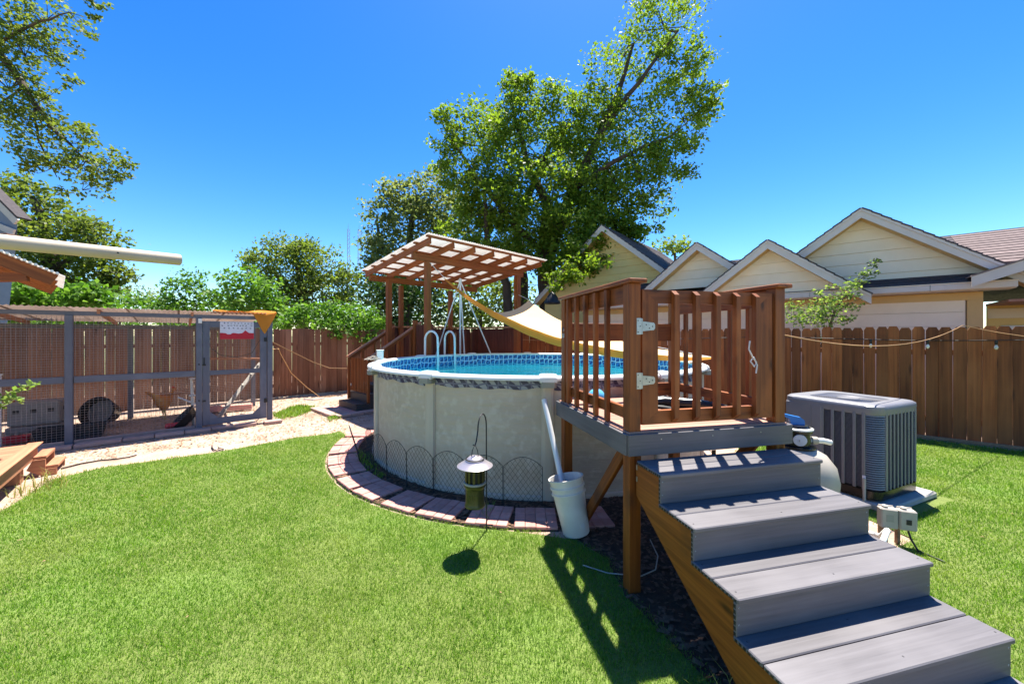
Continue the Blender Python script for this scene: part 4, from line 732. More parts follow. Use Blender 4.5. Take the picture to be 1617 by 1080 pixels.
# ------------------------------------------------------------------ pavilion
pvn = thing('pavilion', 'redwood pavilion with slanted translucent corrugated roof behind the pool', 'pavilion', pv(1.5, 1, 0))
def rz_(q): return 3.99-.1325*(q+.745)
P0, P1, Q0, Q1 = -.506, 3.544, -.745, 2.395
for (p, q, w) in ((0, 0, .125), (3.126, 0, .15), (0, 1.83, .125), (.62, 2.28, .11), (2.40, 2.28, .12)): MB().bar(pv(p, q, 0), pv(p, q, rz_(q)-.205-.14 if q > .1 else rz_(q)-.34), w, w, VP).build('post', 'pergola', pvn)
for q in (0.0, 2.10): MB().bar(pv(-.42, q, rz_(q)-.05-.14-.075), pv(3.36, q, rz_(q)-.05-.14-.075), .075, .15).build('beam', 'pergola', pvn)
for i in range(7):
    p = -.40+.63*i; MB().bar(pv(p, Q0+.03, rz_(Q0+.03)-.052-.07), pv(p, Q1-.05, rz_(Q1-.05)-.052-.07), .042, .14).build('rafter', 'pergola', pvn)
for j in range(7):
    q = Q0+.05+.505*j; MB().bar(pv(P0+.02, q, rz_(q)-.033), pv(P1-.02, q, rz_(q)-.033), .085, .038).build('purlin', 'pergola', pvn)
npan = 6; nn = (UP+VQ*.1325).normalized()
for i in range(npan):
    pa = P0+(P1-P0)*i/npan; pb = P0+(P1-P0)*(i+1)/npan+.03; mb = MB(); vs = []; ns = 44
    for k in range(ns+1):
        p = pa+(pb-pa)*k/ns; w = .010*math.sin((p-P0)/.068*2*math.pi); up_ = .002*(i % 2)
        for q in (Q0-.04, Q1+.04): vs.append(pv(p, q, rz_(q)+w+up_))
        for q in (Q0-.04, Q1+.04): vs.append(pv(p, q, rz_(q)+w+up_-.0015))
    fs = []
    for k in range(ns): a = 4*k; fs += [(a, a+1, a+5, a+4), (a+2, a+6, a+7, a+3), (a, a+4, a+6, a+2), (a+1, a+3, a+7, a+5)]
    mb.add(vs, fs); mb.build('roof_panel', 'polycarb', pvn, 60)
# its raised deck, stairs with railings, slatted gate, and back railing
pdk = thing('pavilion_deck', 'raised redwood deck with dark railing under the pavilion', 'deck', pv(1.9, 1, 0)); zd = 1.125
for i in range(20): MB().frame(pv(.28+.15*(i+.5)+.0, 1.07, zd-.015), VQ, VP, UP, 2.3, .145, .03).build('deck_board', 'deckboard', pdk)
for (p, q) in ((.4, -.02), (3.2, .2), (.4, 2.15), (3.2, 2.15), (1.8, -.02), (1.8, 2.15)): MB().bar(pv(p, q, 0), pv(p, q, zd-.03), .089, .089).build('post', 'darkrail', pdk)
for (p0_, q0_, p1_, q1_) in ((.3, -.07, 3.26, -.07), (.3, 2.2, 3.26, 2.2)): MB().bar(pv(p0_, q0_, zd-.12), pv(p1_, q1_, zd-.12), .038, .18).build('rim_joist', 'pergola', pdk)
n_ = 0
for i in range(19): MB().bar(pv(.42+.155*i, 2.34, zd-.6), pv(.42+.155*i, 2.34, 2.02), .018, .145, VP if False else UP.cross(VQ)).build('railing_board', 'darkrail', pdk)
MB().bar(pv(.30, 2.34, 2.05), pv(3.4, 2.34, 2.05), .14, .038).build('rail_cap', 'fencewood_old', pdk)
for i in range(15): MB().bar(pv(3.36, 2.24-.155*i, zd-.6), pv(3.36, 2.24-.155*i, 2.02), .145, .018, VP).build('railing_board', 'darkrail', pdk)
MB().bar(pv(3.36, 2.35, 2.05), pv(3.36, -.1, 2.05), .14, .038).build('rail_cap', 'fencewood_old', pdk)
MB().bar(pv(.30, 1.02, zd), pv(.30, 1.02, 2.20), .10, .10, VP).build('newel', 'pergola', pdk); MB().bar(pv(.26, 2.12, zd), pv(.26, 2.12, 2.12), .09, .09, VP).build('newel', 'pergola', pdk)
for i in range(5): MB().bar(pv(.30, .90-.155*i, zd), pv(.30, .90-.155*i, 2.08), .018, .14, VQ).build('railing_board', 'darkrail', pdk)
sts = thing('pavilion_steps', 'brown steps with sloping wooden handrails up to the pavilion', 'steps', pv(-.5, 1.6, 0))
for k in range(6):
    p = -1.23+.29*k; z = .19*(k+1)
    if k < 5: MB().frame(pv(p+.15, 1.60, z-.015), VQ, VP, UP, .96, .30, .03).build('tread', 'composite_brown', sts)
    MB().frame(pv(p+.016, 1.60, z-.19/2-.0155), VQ, VP, UP, .955, .022, .157).build('riser', 'composite_brown', sts)
for q in (1.105, 2.095):
    pl = [(-1.21, 0), (.3, .0), (.3, 1.09)]+[x for k in range(4, -1, -1) for x in ((-1.23+.29*(k+1)+.025, .19*(k+1)-.032), (-1.23+.29*k+.03, .19*(k+1)-.032))]; MB().prism(pl, VP, UP, VQ, pv(0, q-.015, 0), .03).build('stringer', 'composite_brown', sts)
for (q, pa, za, pb, zb_) in ((2.11, -1.0, 1.26, .32, 2.08), (1.09, -.98, 1.22, .52, 2.16)):
    MB().bar(pv(pa, q, za), pv(pb, q, zb_), .089, .04).build('handrail', 'porchwood', sts); MB().bar(pv(pa+.05, q, za-.06), pv(pb-.1, q, zb_-.11), .038, .07).build('under_rail', 'pergola', sts)
    for t in (.03, .3, .55, .8): MB().bar(pv(pa+(pb-pa)*t, q, .19*max(1, int((pa+(pb-pa)*t+1.23)/.29))), pv(pa+(pb-pa)*t, q, za+(zb_-za)*t-.05), .06, .06, VP).build('post', 'pergola', sts)
sg_ = thing('slatted_gate', 'small slatted wooden gate on the lower pavilion step', 'gate', pv(-.92, 1.6, .385))
for i in range(11): MB().bar(pv(-.92, 1.17+.086*i, .40), pv(-.92, 1.17+.086*i, 1.25), .02, .042, VQ).build('slat', 'pergola', sg_)
for z in (.47, 1.20): MB().bar(pv(-.885, 1.13, z), pv(-.885, 2.07, z), .03, .06).build('rail', 'pergola', sg_)
MB().frame(pv(-.935, 2.04, .55), VP, VQ, UP, .02, .05, .06).build('latch', 'beige', sg_)
# shade sail: loose triangular cloth
S1, S2, S3 = at(703, 440, 8.9), at(835.5, 474, 10.6), at(1128, 565, 6.1)
# edge control: sagging seams through measured points
def bez(a, b, c, t): return a*(1-t)**2+b*2*t*(1-t)+c*t*t
e13 = at(850, 563, 7.6); e12 = at(780, 525, 9.6); e23 = at(905, 535, 8.4)
N_ = 30; vs = []; idx = {}
for i in range(N_+1):
    for j in range(N_+1-i):
        a, b = i/N_, j/N_; c = 1-a-b       # S1*c + S2*a + S3*b
        p = S1*c*c+S2*a*a+S3*b*b+e12*2*a*c+e13*2*b*c+e23*2*a*b
        p = p+UP*(.018*mnoise.noise((p.x*2.2, p.y*2.2, 1))-.0)+UP*.020*math.sin(9*a+14*b)*min(a, 1)*(4*a*b+4*b*c+4*a*c)/1.4
        idx[i, j] = len(vs); vs.append(p)
fs = []
for i in range(N_):
    for j in range(N_-i):
        fs.append((idx[i, j], idx[i+1, j], idx[i, j+1]))
        if i+j < N_-1: fs.append((idx[i+1, j], idx[i+1, j+1], idx[i, j+1]))
sa_ = thing('shade_sail', 'tan triangular shade sail sagging from the pavilion over the pool', 'shade sail', Vector((S1.x, S1.y, S1.z)))
mb = MB(); nv = len(vs); mb.add(vs+[v-UP*.003 for v in vs], fs+[tuple(i+nv for i in f[::-1]) for f in fs]); mb.build('cloth', 'sail', sa_, 80)
hem = [vs[idx[0, j]]-UP*.0 for j in range(N_+1)]; mb = MB(); hv = []
for k, p in enumerate(hem):
    w = .02+.14*math.sin(math.pi*k/N_)**.8; hv += [p+Vector((-.004, -.006, .004)), p+Vector((-.015, -.05, -w))]
nh = len(hv); mb.add(hv+[v+Vector((.003, .003, 0)) for v in hv], [(2*k, 2*k+1, 2*k+3, 2*k+2) for k in range(N_)]+[(nh+2*k+2, nh+2*k+3, nh+2*k+1, nh+2*k) for k in range(N_)]); mb.build('hem', 'tancloth', sa_, 80)
MB().tube([S1, S1.lerp(pv(.02, -.10, 3.52), .5)-UP*.02, pv(.02, -.07, 3.52)], .008, 6).build('rope', 'whiterope', sa_, 60); MB().tube([S2, S2.lerp(pv(3.10, -.1, 3.0), .5), pv(3.10, -.08, 3.0)], .008, 6).build('rope', 'whiterope', sa_, 60); MB().tube([S3, hp(-3.8, 9.75, 1.55)], .008, 6).build('rope', 'whiterope', sa_, 60)

# ------------------------------------------------------------------ chicken run
coop = thing('chicken_run', 'blue-grey framed wire chicken run with corrugated roof along the left fence', 'chicken run', cp(-1, 1.2, 0)); DP = 2.35
def cbar(s0, d0, z0, s1, d1, z1, w, h, up=UP, nm='frame_bar', mt_='cooppaint', par=None): return MB().bar(cp(s0, d0, z0), cp(s1, d1, z1), w, h, up).build(nm, mt_, par or coop)
for s in (-4.6, -2.95, -1.33, .30, 1.45):
    cbar(s, 0, 0, s, 0, 2.13, .10, .09, CU, 'post')
for s in (-4.6, -2.75, -.78, 1.45): cbar(s, DP, 0, s, DP, 1.95, .10, .09, CU, 'post')
cbar(-4.65, -.005, 2.165, 1.50, -.005, 2.165, .045, .07, nm='top_rail'); cbar(-4.65, DP, 1.985, 1.50, DP, 1.985, .045, .09, nm='top_rail')
for (a, b) in ((-4.55, -3.0), (-2.90, -1.38), (-1.28, .25)):
    cbar(a, .0, 1.08, b, .0, 1.08, .04, .105, nm='mid_rail')
    cbar(a, .0, .05, b, .0, .05, .04, .09, nm='bottom_rail', mt_='paleslab')
cbar(.25, .0, 2.03, 1.5, .0, 2.03, .04, .0801, nm='door_head') if False else None
for s in (-4.62, -3.4, -2.2, -1.0, .2, 1.46): cbar(s, -.06, 2.205, s, DP+.12, 2.055, .04, .075, nm='rafter', mt_='porchwood')
npan = 9; sA, sB = -4.75, 1.35
for i in range(npan):
    pa = sA+(sB-sA)*i/npan; pb = sA+(sB-sA)*(i+1)/npan+.03; mb = MB(); vs = []; ns = 40
    for k in range(ns+1):
        p = pa+(pb-pa)*k/ns; w = .009*math.sin((p-sA)/.07*2*math.pi)+.002*(i % 2)
        for dz in (0, -.0015):
            for d, z in ((-.12, 2.262), (DP+.2, 2.10)): vs.append(cp(p, d, z+w+dz))
    fs = []
    for k in range(ns): a = 4*k; fs += [(a, a+1, a+5, a+4), (a+2, a+6, a+7, a+3), (a, a+4, a+6, a+2), (a+1, a+3, a+7, a+5)]
    mb.add(vs, fs); mb.build('roof_panel', 'metalroof', coop, 60)
def wiregrid(s0, s1, d, z0, z1, parent, nm='wire_mesh', pit=.05, rr=.0022):
    mb = MB(); n = int((s1-s0)/pit); m_ = int((z1-z0)/(pit*.8))
    for i in range(n+1): s = s0+(s1-s0)*i/n; mb.tube([cp(s, d, z0), cp(s, d, z1)], rr, 3, False)
    for j in range(m_+1): z = z0+(z1-z0)*j/m_; mb.tube([cp(s0, d, z), cp(s1, d, z)], rr*1.25, 3, False)
    return struct(mb.build(nm, 'wire', parent), True)
wiregrid(-4.6, .30, .028, .04, 2.12, coop); wiregrid(-4.6, 1.45, DP-.03, .04, 1.95, coop)
# door
dr = MB().frame(cp(.405, -.012, 1.08), UP, CU, CN, 2.0, .115, .038, .004).build('door', 'cooppaint', coop)
def dpart(nm, c, l, w, t, ax, mt_='cooppaint'): return MB().frame(c, CU if ax == 0 else UP, UP if ax == 0 else CU, CN, l, w, t, .003).build(nm, mt_, dr)
dpart('stile', cp(1.335, -.012, 1.08), 2.0, .115, .038, 1); dpart('rail', cp(.87, -.012, 2.02), .815, .12, .0375, 0); dpart('rail', cp(.87, -.012, .14), .815, .12, .0375, 0); dpart('rail', cp(.87, -.012, 1.08), .815, .09, .0375, 0)
for (s, z, a, b) in ((.4625, .20, .13, .13), (1.2775, .20, -.13, .13)): MB().prism([(0, 0), (a, 0), (0, b)] if a > 0 else [(0, 0), (0, b), (a, 0)], CU, UP, CN, cp(s, -.030, z), .034).build('gusset', 'cooppaint', dr)
mbw = MB()
for i in range(17): s = .46+.815*i/16; mbw.tube([cp(s, .012, .2), cp(s, .012, 1.96)], .0016, 3, False)
for j in range(45): z = .2+1.76*j/44; mbw.tube([cp(.46, .012, z), cp(1.28, .012, z)], .0018, 3, False)
struct(mbw.build('wire_mesh', 'wire', dr), True)
for z, L_ in ((1.24, .11), (.55, .11)):
    b_ = MB(); b_.frame(cp(.345, -.040, z), CU, UP, CN, L_, .028, .012, .003); b_.cyl(cp(.30, -.045, z), cp(.30, -.045, z+.03), .012, None, 8)
    if z > 1: b_.frame(cp(.375, -.045, z+.07), UP, CU, CN, .14, .018, .012, .003)
    b_.build('latch', 'black', dr)
for z in (.45, 1.72): MB().frame(cp(1.40, -.040, z), CU, UP, CN, .11, .085, .012, .004).build('hinge', 'black', dr)
MB().frame(cp(.315, -.052, 2.08), UP, CU, CN, .09, .055, .02, .008).build('bracket', 'whiteplastic', coop)
MB().tube([cp(.50, .05, 1.55), cp(.62, .08, 1.42), cp(.9, .1, 1.36), cp(1.15, .08, 1.44), cp(1.30, .03, 1.75)], .006, 6).build('cable', 'black', coop, 60)
# sign with unreadable print above a red field
sgn = thing('warning_sign', 'white sign with rows of faint lettering above a red field', 'sign', cp(.78, -.05, 1.9)); sx0, sx1, sz0, sz1 = .615, 1.165, 1.735, 2.075
MB().frame(cp((sx0+sx1)/2, -.040, (sz0+sz1)/2), CU, CN, UP, sx1-sx0, .006, sz1-sz0, .001).build('panel', 'signwhite', sgn)
wv = [(sx0, sz0-.004), (sx1, sz0-.004)]+[(sx1-(sx1-sx0)*t, sz0+.115+dz) for t, dz in ((0, 0), (.15, .005), (.20, .028), (.26, .058), (.31, .022), (.36, .0), (.47, -.010), (.55, 0), (.63, .004), (.70, -.022), (.78, -.026), (.84, -.002), (.92, .003), (1, .004))]
MB().prism(wv, CU, UP, -CN, cp(0, -.0435, 0), .002).build('red_field', 'signred', sgn)
lt = MB(); rl = random.Random(5)
for (z, h, x0, x1, n, sk_) in ((2.045, .018, .13, .93, 9, ()), (2.000, .026, .07, .93, 11, (1, 9)), (1.945, .026, .13, .90, 7, ())):
    for i in range(n):
        if i in sk_: continue
        c_ = sx0+(sx1-sx0)*(x0+(x1-x0)*i/(n-1)); w = .018
        for (dx, dz, ww, hh) in rl.sample([(-w/2, 0, .007, h), (w/2, 0, .007, h), (0, h/2-.003, w+.006, .007), (0, -h/2+.003, w+.006, .007), (0, 0, w, .007)], 3): lt.frame(cp(c_+dx, -.0445, z+dz), CU, CN, UP, ww, .002, hh, .0003)
struct(lt.build('lettering', 'signink', sgn), True)
# tan cloth draped on the door corner
cl = thing('draped_cloth', 'tan cloth draped over the top right corner of the run door', 'cloth', cp(1.2, -.06, 2.2)); mb = MB(); vs = []; n1, n2 = 26, 6
for i in range(n1+1):
    t = i/n1; s = .50+1.06*t
    hang = .02+.025*math.sin(t*9)**2+(max(0, 1-abs(t-.80)/.20)**1.0)*.44
    for j in range(n2+1):
        w = j/n2; d = .16*(1-w*2.2) if w < .4 else .02-.085-.03*math.sin(t*14)*w; z = 2.305+.012*math.sin(t*11)-.02*math.sin(t*5) if w < .4 else 2.295-hang*(w-.4)/.6
        ss = s+(.80*1.06+.50-s)*.0*(w-.4) if w > .4 else s; vs.append(cp(ss, d, z))
fs = [(i*(n2+1)+j, (i+1)*(n2+1)+j, (i+1)*(n2+1)+j+1, i*(n2+1)+j+1) for i in range(n1) for j in range(n2)]; nv = len(vs)
mb.add(vs+[v+Vector((.0015, .002, -.002)) for v in vs], fs+[tuple(q+nv for q in f[::-1]) for f in fs]); mb.build('cloth', 'tancloth', cl, 80)
# slabs along the front of the run
labs = ['leftmost', 'second', 'third', 'fourth', 'fifth', 'sixth', 'seventh', 'eighth']
s = -1.72
for i, l_ in enumerate((.46, .55, .40, .40, .38, .36, .36, .32)):
    d = -.14-random.uniform(0, .06) if i not in (7,) else -.24
    if i == 7: s += .12
    tag(MB().frame(cp(s+l_/2, d, .028), CU, CN, UP, l_-.015, .19, .055, .006).build('edging_slab', 'paleslab'), labs[i]+' pale slab from the left along the foot of the chicken run', 'slab', 'slabs along the chicken run'); s += l_
for i, (s0_, s1_, lab) in enumerate(((-1.75, -1.12, 'short grey plank at the foot of the coloured run post'), (-1.10, -.28, 'long pale plank lying inside the run front'))): tag(MB().bar(cp(s0_, .13, .035), cp(s1_, .11+.04*i, .035), .15, .03).build('plank', 'cooppaint' if i == 0 else 'paleslab'), lab, 'plank')
# things kept in the run
def onrun(u, v): return gnd(u, v)
p = gnd(62, 690); nb = thing('nest_crate', 'grey block-shaped nest crate with square holes in the run', 'crate', p); aN = AC_-.12; E1 = Vector((math.cos(aN), math.sin(aN), 0)); E2 = Vector((-E1.y, E1.x, 0))
MB().frame(p+UP*.45, E1, E2, UP, .60, .42, .40, .02).build('upper_box', 'greybox', nb); MB().frame(p+UP*.19-E2*.06, E1, E2, UP, .60, .42, .10, .01).build('shelf', 'greybox', nb)
for x in (-.22, 0, .22): MB().frame(p+E1*x*.9-E2*.212+UP*.50, E1, E2, UP, .07, .01, .06, .002).build('hole', 'black', nb); MB().prism([(-.08, .02), (.08, .02), (.05, -.03), (0, -.01), (-.05, -.03)], E1, UP, -E2, p+E1*x*.9-E2*.2605+UP*.21, .008).build('slot', 'black', nb)
for x in (-.26, .26):
    for y in (-.2, .1): MB().bar(p+E1*x+E2*y, p+E1*x+E2*y+UP*.16, .06, .06).build('leg', 'greybox', nb)
MB().frame(p+E1*.303+UP*.50, E2, E1, UP, .10, .008, .07, .002).build('hole', 'black', nb)
p = gnd(112, 694)+CN*.1; tb_ = thing('black_tub', 'long black plastic tub behind the grey run post', 'tub', p); MB().prism([(-.36, 0), (.36, 0), (.42, .22), (-.42, .22)], CU, UP, CN, p-CN*.18, .012).build('side', 'black', tb_); MB().prism([(-.36, 0), (.36, 0), (.42, .22), (-.42, .22)], CU, UP, CN, p+CN*.18, .012).build('side', 'black', tb_)
for sg in (-1, 1): MB().bar(p+CU*sg*.36, p+CU*sg*.42+UP*.22, .37, .012, CU).build('end', 'black', tb_)
MB().frame(p+UP*.008, CU, CN, UP, .72, .36, .014).build('floor', 'black', tb_); MB().bar(p-CU*.44-CN*.19+UP*.225, p+CU*.44-CN*.19+UP*.225, .04, .016).build('lip', 'black', tb_)
p = gnd(160, 674); br_ = thing('round_bin', 'dark round bin lying on its side in the run', 'bin', p); ax = Vector((.25, -1, .32)).normalized(); cc = p+UP*.24
MB().lathe([(.001, .0), (.19, 0), (.22, .10), (.27, .32), (.285, .33), (.285, .35), (.262, .35), (.25, .30), (.20, .06), (.001, .05)], cc-ax*.22+UP*.05, 28, ax).build('shell', 'blackgloss', br_, 40)
MB().lathe([(.235, .20), (.001, .205)], cc-ax*.22+UP*.05, 28, ax).build('inner_disc', 'greybox', br_, 40)
p = gnd(27, 700); rd = thing('red_feeder', 'red feed trough near the red wood deck', 'feeder', p); MB().frame(p+UP*.06, CU, CN, UP, .28, .14, .10, .02).build('trough', 'redplastic', rd); MB().frame(p+UP*.116, CU, CN, UP, .30, .16, .014, .006).build('rim', 'redplastic', rd)
p = gnd(296, 682); bt_ = thing('black_pan', 'tilted black rubber pan left of the run door', 'pan', p+CN*.2); ax = Vector((-.5, -.5, .62)).normalized(); MB().lathe([(.001, 0), (.20, 0), (.26, .12), (.27, .125), (.255, .125), (.19, .015), (.001, .012)], p+CN*.25+UP*.17, 26, ax).build('pan', 'black', bt_, 40)
MB().lathe([(.2, -.02), (.001, -.022)], p+CN*.25+UP*.17, 20, ax).build('underside', 'black', bt_)
p = gnd(275, 681)+CN*.02; rd2 = thing('red_drinker', 'red capsule-shaped drinker in front of the black pan', 'drinker', p); MB().tube([p+UP*.11+CU*t for t in (-.13, -.125, -.10, .10, .125, .13)], [.01, .035, .05, .05, .035, .01], 14).build('capsule', 'redplastic', rd2, 60); MB().frame(p+UP*.035, CU, CN, UP, .16, .08, .06).build('foot', 'black', rd2)
# ramp ladder and roost bars behind the door
rl_ = thing('roost_ladder', 'pale wooden ramp with rungs leaning behind the run door', 'ladder', cp(.9, .9, 0)); MB().bar(cp(.62, .75, .03), cp(1.5, 1.5, 1.15), .10, .03).build('rail', 'concrete', rl_)
for t in (.15, .35, .55, .75, .92): q = cp(.62, .75, .03).lerp(cp(1.5, 1.5, 1.15), t); MB().bar(q-CN*.12+UP*.03, q+CN*.12+UP*.03, .03, .03).build('rung', 'concrete', rl_)
tag(MB().bar(cp(.3, 1.4, 1.30), cp(1.45, .9, 1.27), .045, .045).build('roost_bar', 'porchwood'), 'horizontal wooden perch behind the upper half of the run door', 'perch')
tag(MB().bar(cp(-.35, 1.75, .52), cp(.5, 1.5, .57), .05, .03).build('roost_bar', 'porchwood'), 'low wooden perch behind the brown hen', 'perch')
tag(MB().bar(cp(.0, .9, .55), cp(.45, .3, .34), .035, .02).build('white_stick', 'whitemetal'), 'slanting white stick between the hen and the run door', 'stick')
wp = thing('drinker_pipe', 'white upright drinker pipe behind the left door post', 'pipe', cp(.23, .35, 0)); MB().cyl(cp(.23, .35, 0), cp(.20, .35, .95), .028, .024, 10).build('pipe', 'whiteplastic', wp, 60)
for z in (.62, .95): MB().lathe([(.001, .03), (.045, .02), (.055, 0), (.03, -.01)], cp(.21, .35, z), 14).build('cap', 'whiteplastic', wp, 40)
tag(MB().bar(cp(.5, 1.9, .09), cp(1.35, 1.7, .09), .18, .12).build('nest_board', 'brick'), 'reddish board lying on the ground inside the run door', 'board')
# brown hen
hp0 = gnd(258, 662); hen = thing('hen', 'brown hen standing in the run, turned away', 'hen', hp0); fx = Vector((.45, .80, 0)).normalized(); fy = Vector((-fx.y, fx.x, 0))
spine = [(-.235, .60, .010, .025), (-.20, .54, .04, .075), (-.13, .43, .10, .14), (-.03, .36, .14, .165), (.05, .36, .135, .165), (.11, .42, .095, .12), (.145, .51, .055, .07), (.158, .58, .042, .045), (.172, .63, .038, .04), (.196, .63, .02, .02), (.216, .624, .005, .005)]
mb = MB(); vs = []; n = 18
for i, (x, z, ry, rz__) in enumerate(spine):
    for k in range(n): a = 2*math.pi*k/n; vs.append(hp0+fx*(x-.02*math.sin(a)*(1 if i < 3 else 0))+fy*ry*math.cos(a)+UP*(z+rz__*math.sin(a)))
mb.add(vs, [(i*n+k, i*n+(k+1) % n, (i+1)*n+(k+1) % n, (i+1)*n+k) for i in range(len(spine)-1) for k in range(n)]+[tuple(range(n))[::-1], tuple(range((len(spine)-1)*n, len(spine)*n))]); mb.build('body', 'henbrown', hen, 70)
for sg in (-1, 1):
    mb = MB(); ps_ = [hp0+fx*x+fy*sg*(.142-.25*abs(x)*abs(x)*3)+UP*(z+.02) for (x, z) in ((.09, .35), (.06, .28), (-.04, .26), (-.13, .31), (-.10, .37), (.02, .40))]; mb.add(ps_+[q+fy*sg*.018 for q in ps_], [(0, 1, 2, 3, 4, 5), (11, 10, 9, 8, 7, 6)]+[(i, (i+1) % 6, 6+(i+1) % 6, 6+i) for i in range(6)]); mb.build('wing', 'henbrown', hen)
    lg = MB(); lg.tube([hp0+fx*.0+fy*sg*.055+UP*.22, hp0+fx*.015+fy*sg*.055+UP*.10, hp0+fy*sg*.055+UP*.012], [.022, .011, .009], 8)
    for a in (-.5, 0, .5): lg.tube([hp0+fy*sg*.055+UP*.010, hp0+fy*sg*.055+(fx*math.cos(a)+fy*math.sin(a))*.065+UP*.006], [.008, .004], 6)
    lg.build('leg', 'henleg', hen, 60); MB().lathe([(.006, 0), (.004, .003), (.0005, .004)], hp0+fx*.178+fy*sg*.034+UP*.642, 8, fy*sg).build('eye', 'black', hen)
MB().prism([(.20, .485), (.21, .525), (.222, .502), (.235, .52), (.245, .495), (.255, .50), (.255, .475)], fx, UP, fy, hp0-fy*.005-fx*.058+UP*.175, .010).build('comb', 'hencomb', hen); MB().prism([(.245, .445), (.255, .40), (.24, .40)], fx, UP, fy, hp0-fy*.006-fx*.058+UP*.175, .012).build('wattle', 'hencomb', hen)
tm = MB()
for k in range(7):
    t = -.30+.1*k; q = hp0+fx*-.17+UP*.50; e = q+fx*(-.12+.02*abs(k-3))+fy*t*.25+UP*(.12-.012*abs(k-3)); tm.bar(q, e, .035, .006, fy)
struct(tm.build('tail_feathers', 'henbrown', hen), True)
# small things on the bare soil
p = gnd(345, 708); tag(MB().tube([p+Vector((x, y, .012)) for x, y in ((-.20, .12), (-.10, .0), (0, -.10), (.10, -.16), (.18, -.14), (.14, -.08), (.02, -.02), (-.02, .02))], .009, 6).build('hose_offcut', 'black', None, 60), 'short looped black hose offcut on the bare soil', 'hose')
p = gnd(165, 728); tag(MB().tube([p+Vector((x, y, .012)) for x, y in ((-.22, -.34), (-.18, -.14), (-.06, .0), (.10, .05), (.20, .14), (.22, .24))], .010, 6).build('crooked_stick', 'black', None, 60), 'dark crooked stick at the lawn edge before the run', 'stick')
for i, (pts, mt_, lab) in enumerate((
    ([cp(1.48, .0, 1.66), at(470, 561, 9.2), at(495, 573, 9.8), at(520, 582, 10.0), at(553, 583, 9.85)], 'rope', 'tan cord sagging from the run post to the slatted gate'),
    ([cp(1.5, .02, 1.50), at(440, 552, 8.4), at(443, 560, 8.9), at(460, 590, 10.4), at(484, 612, 10.9), gnd(505, 628), gnd(530, 625.5)], 'rope', 'second tan cord drooping from the run post to the ground'),
    ([gnd(480, 631), gnd(495, 632), gnd(512, 629)], 'whiterope', 'straight pale stick lying below the left fence'))):
    sm = []
    for a, b in zip(pts[:-1], pts[1:]): sm += [a.lerp(b, t) for t in (0, .5)]
    tag(MB().tube([q+UP*.015 for q in pts], .011 if i < 2 else .02, 6).build('cord' if i < 2 else 'stick', mt_, None, 60), lab, 'cord' if i < 2 else 'stick')

# ------------------------------------------------------------------ porch steps, posts and roof corner on the left
pdc = thing('porch_deck', 'low reddish wooden porch deck with steps at the left edge', 'deck', (-6.4, 4.4, 0)); K = Vector((-6.24, 5.0, 0)); ZP = .385
def kd(u_, n_, z): return K+CU*u_+CN*n_+UP*z
for i in range(14): MB().frame(kd(-1.2, -.07-.145*i, ZP-.018), CU, CN, UP, 2.35, .14, .036).build('deck_board', 'porchwood', pdc)
MB().frame(kd(-.02, -1.0, ZP-.11), CN, CU, UP, 2.0, .038, .14).build('rim_joist', 'porchwood', pdc); MB().frame(kd(-1.2, -.04, ZP-.11), CU, CN, UP, 2.3, .038, .14).build('rim_joist', 'porchwood', pdc)
MB().frame(kd(-.02, -1.0, ZP+.008), CN, CU, UP, 2.02, .13, .016).build('edge_board', 'porchwood', pdc)
for n_ in (-.42, -1.6): MB().bar(kd(-.12, n_, 0), kd(-.12, n_, ZP-.04), .14, .14, CN).build('post', 'porchwood', pdc)
for i in range(2):
    zt = ZP-.13*(i+1); MB().frame(kd(.055+.10*i, .0, zt-.018), CN, CU, UP, .46, .115, .036).build('tread', 'porchwood', pdc)
for n_ in (-.23, .23): MB().prism([(.0, ZP-.17), (-.05, .10), (.08, 0), (.20, 0), (.20, .085), (.105, .087), (.105, .215), (.01, .215)], CU, UP, CN, kd(0, n_-.019, 0), .036).build('stringer', 'porchwood', pdc)
pw = thing('porch_post', 'narrow white post at the left edge beside the porch', 'post', gnd(-2, 712)); q = gnd(-2, 712); MB().bar(q, q+UP*1.18, .05, .05, CU).build('shaft', 'whitemetal', pw); MB().frame(q+UP*1.19, CU, CN, UP, .07, .07, .02).build('cap', 'whitemetal', pw)
# sprig of a plant reaching in from the left
pb = at(-30, 640, 4.6); pbase = Vector((pb.x-.1, pb.y, 0)); stp = thing('leafy_sprig', 'pale green sprig reaching in at the left edge', 'plant', pbase); mb = MB(); lv = []
rr = np.random.default_rng(9)
for pts in ([(-30, 650), (0, 628), (25, 616), (45, 610), (60, 607)], [(-30, 652), (0, 632), (20, 629), (33, 634)], [(-30, 655), (-5, 640), (5, 642)]):
    pp_ = [pbase+UP*.3]+[at(u, v, 4.6) for u, v in pts]; mb.tube(pp_, [.008]+[.005]*(len(pp_)-2)+[.002], 5)
    for a, b in zip(pp_[1:-1], pp_[2:]):
        for t in np.arange(0, 1, .22): lv += [tuple(a.lerp(b, t)+Vector(rr.normal(0, .012, 3))) for _ in range(3)]
mb.build('stem', 'leaf_sap', stp); link('foliage', arrmesh('foliage', leafverts(np.array(lv), .07, rr, .5, .2), 4, [(0, 1, 2, 3)], 'leaf_sap'), stp)
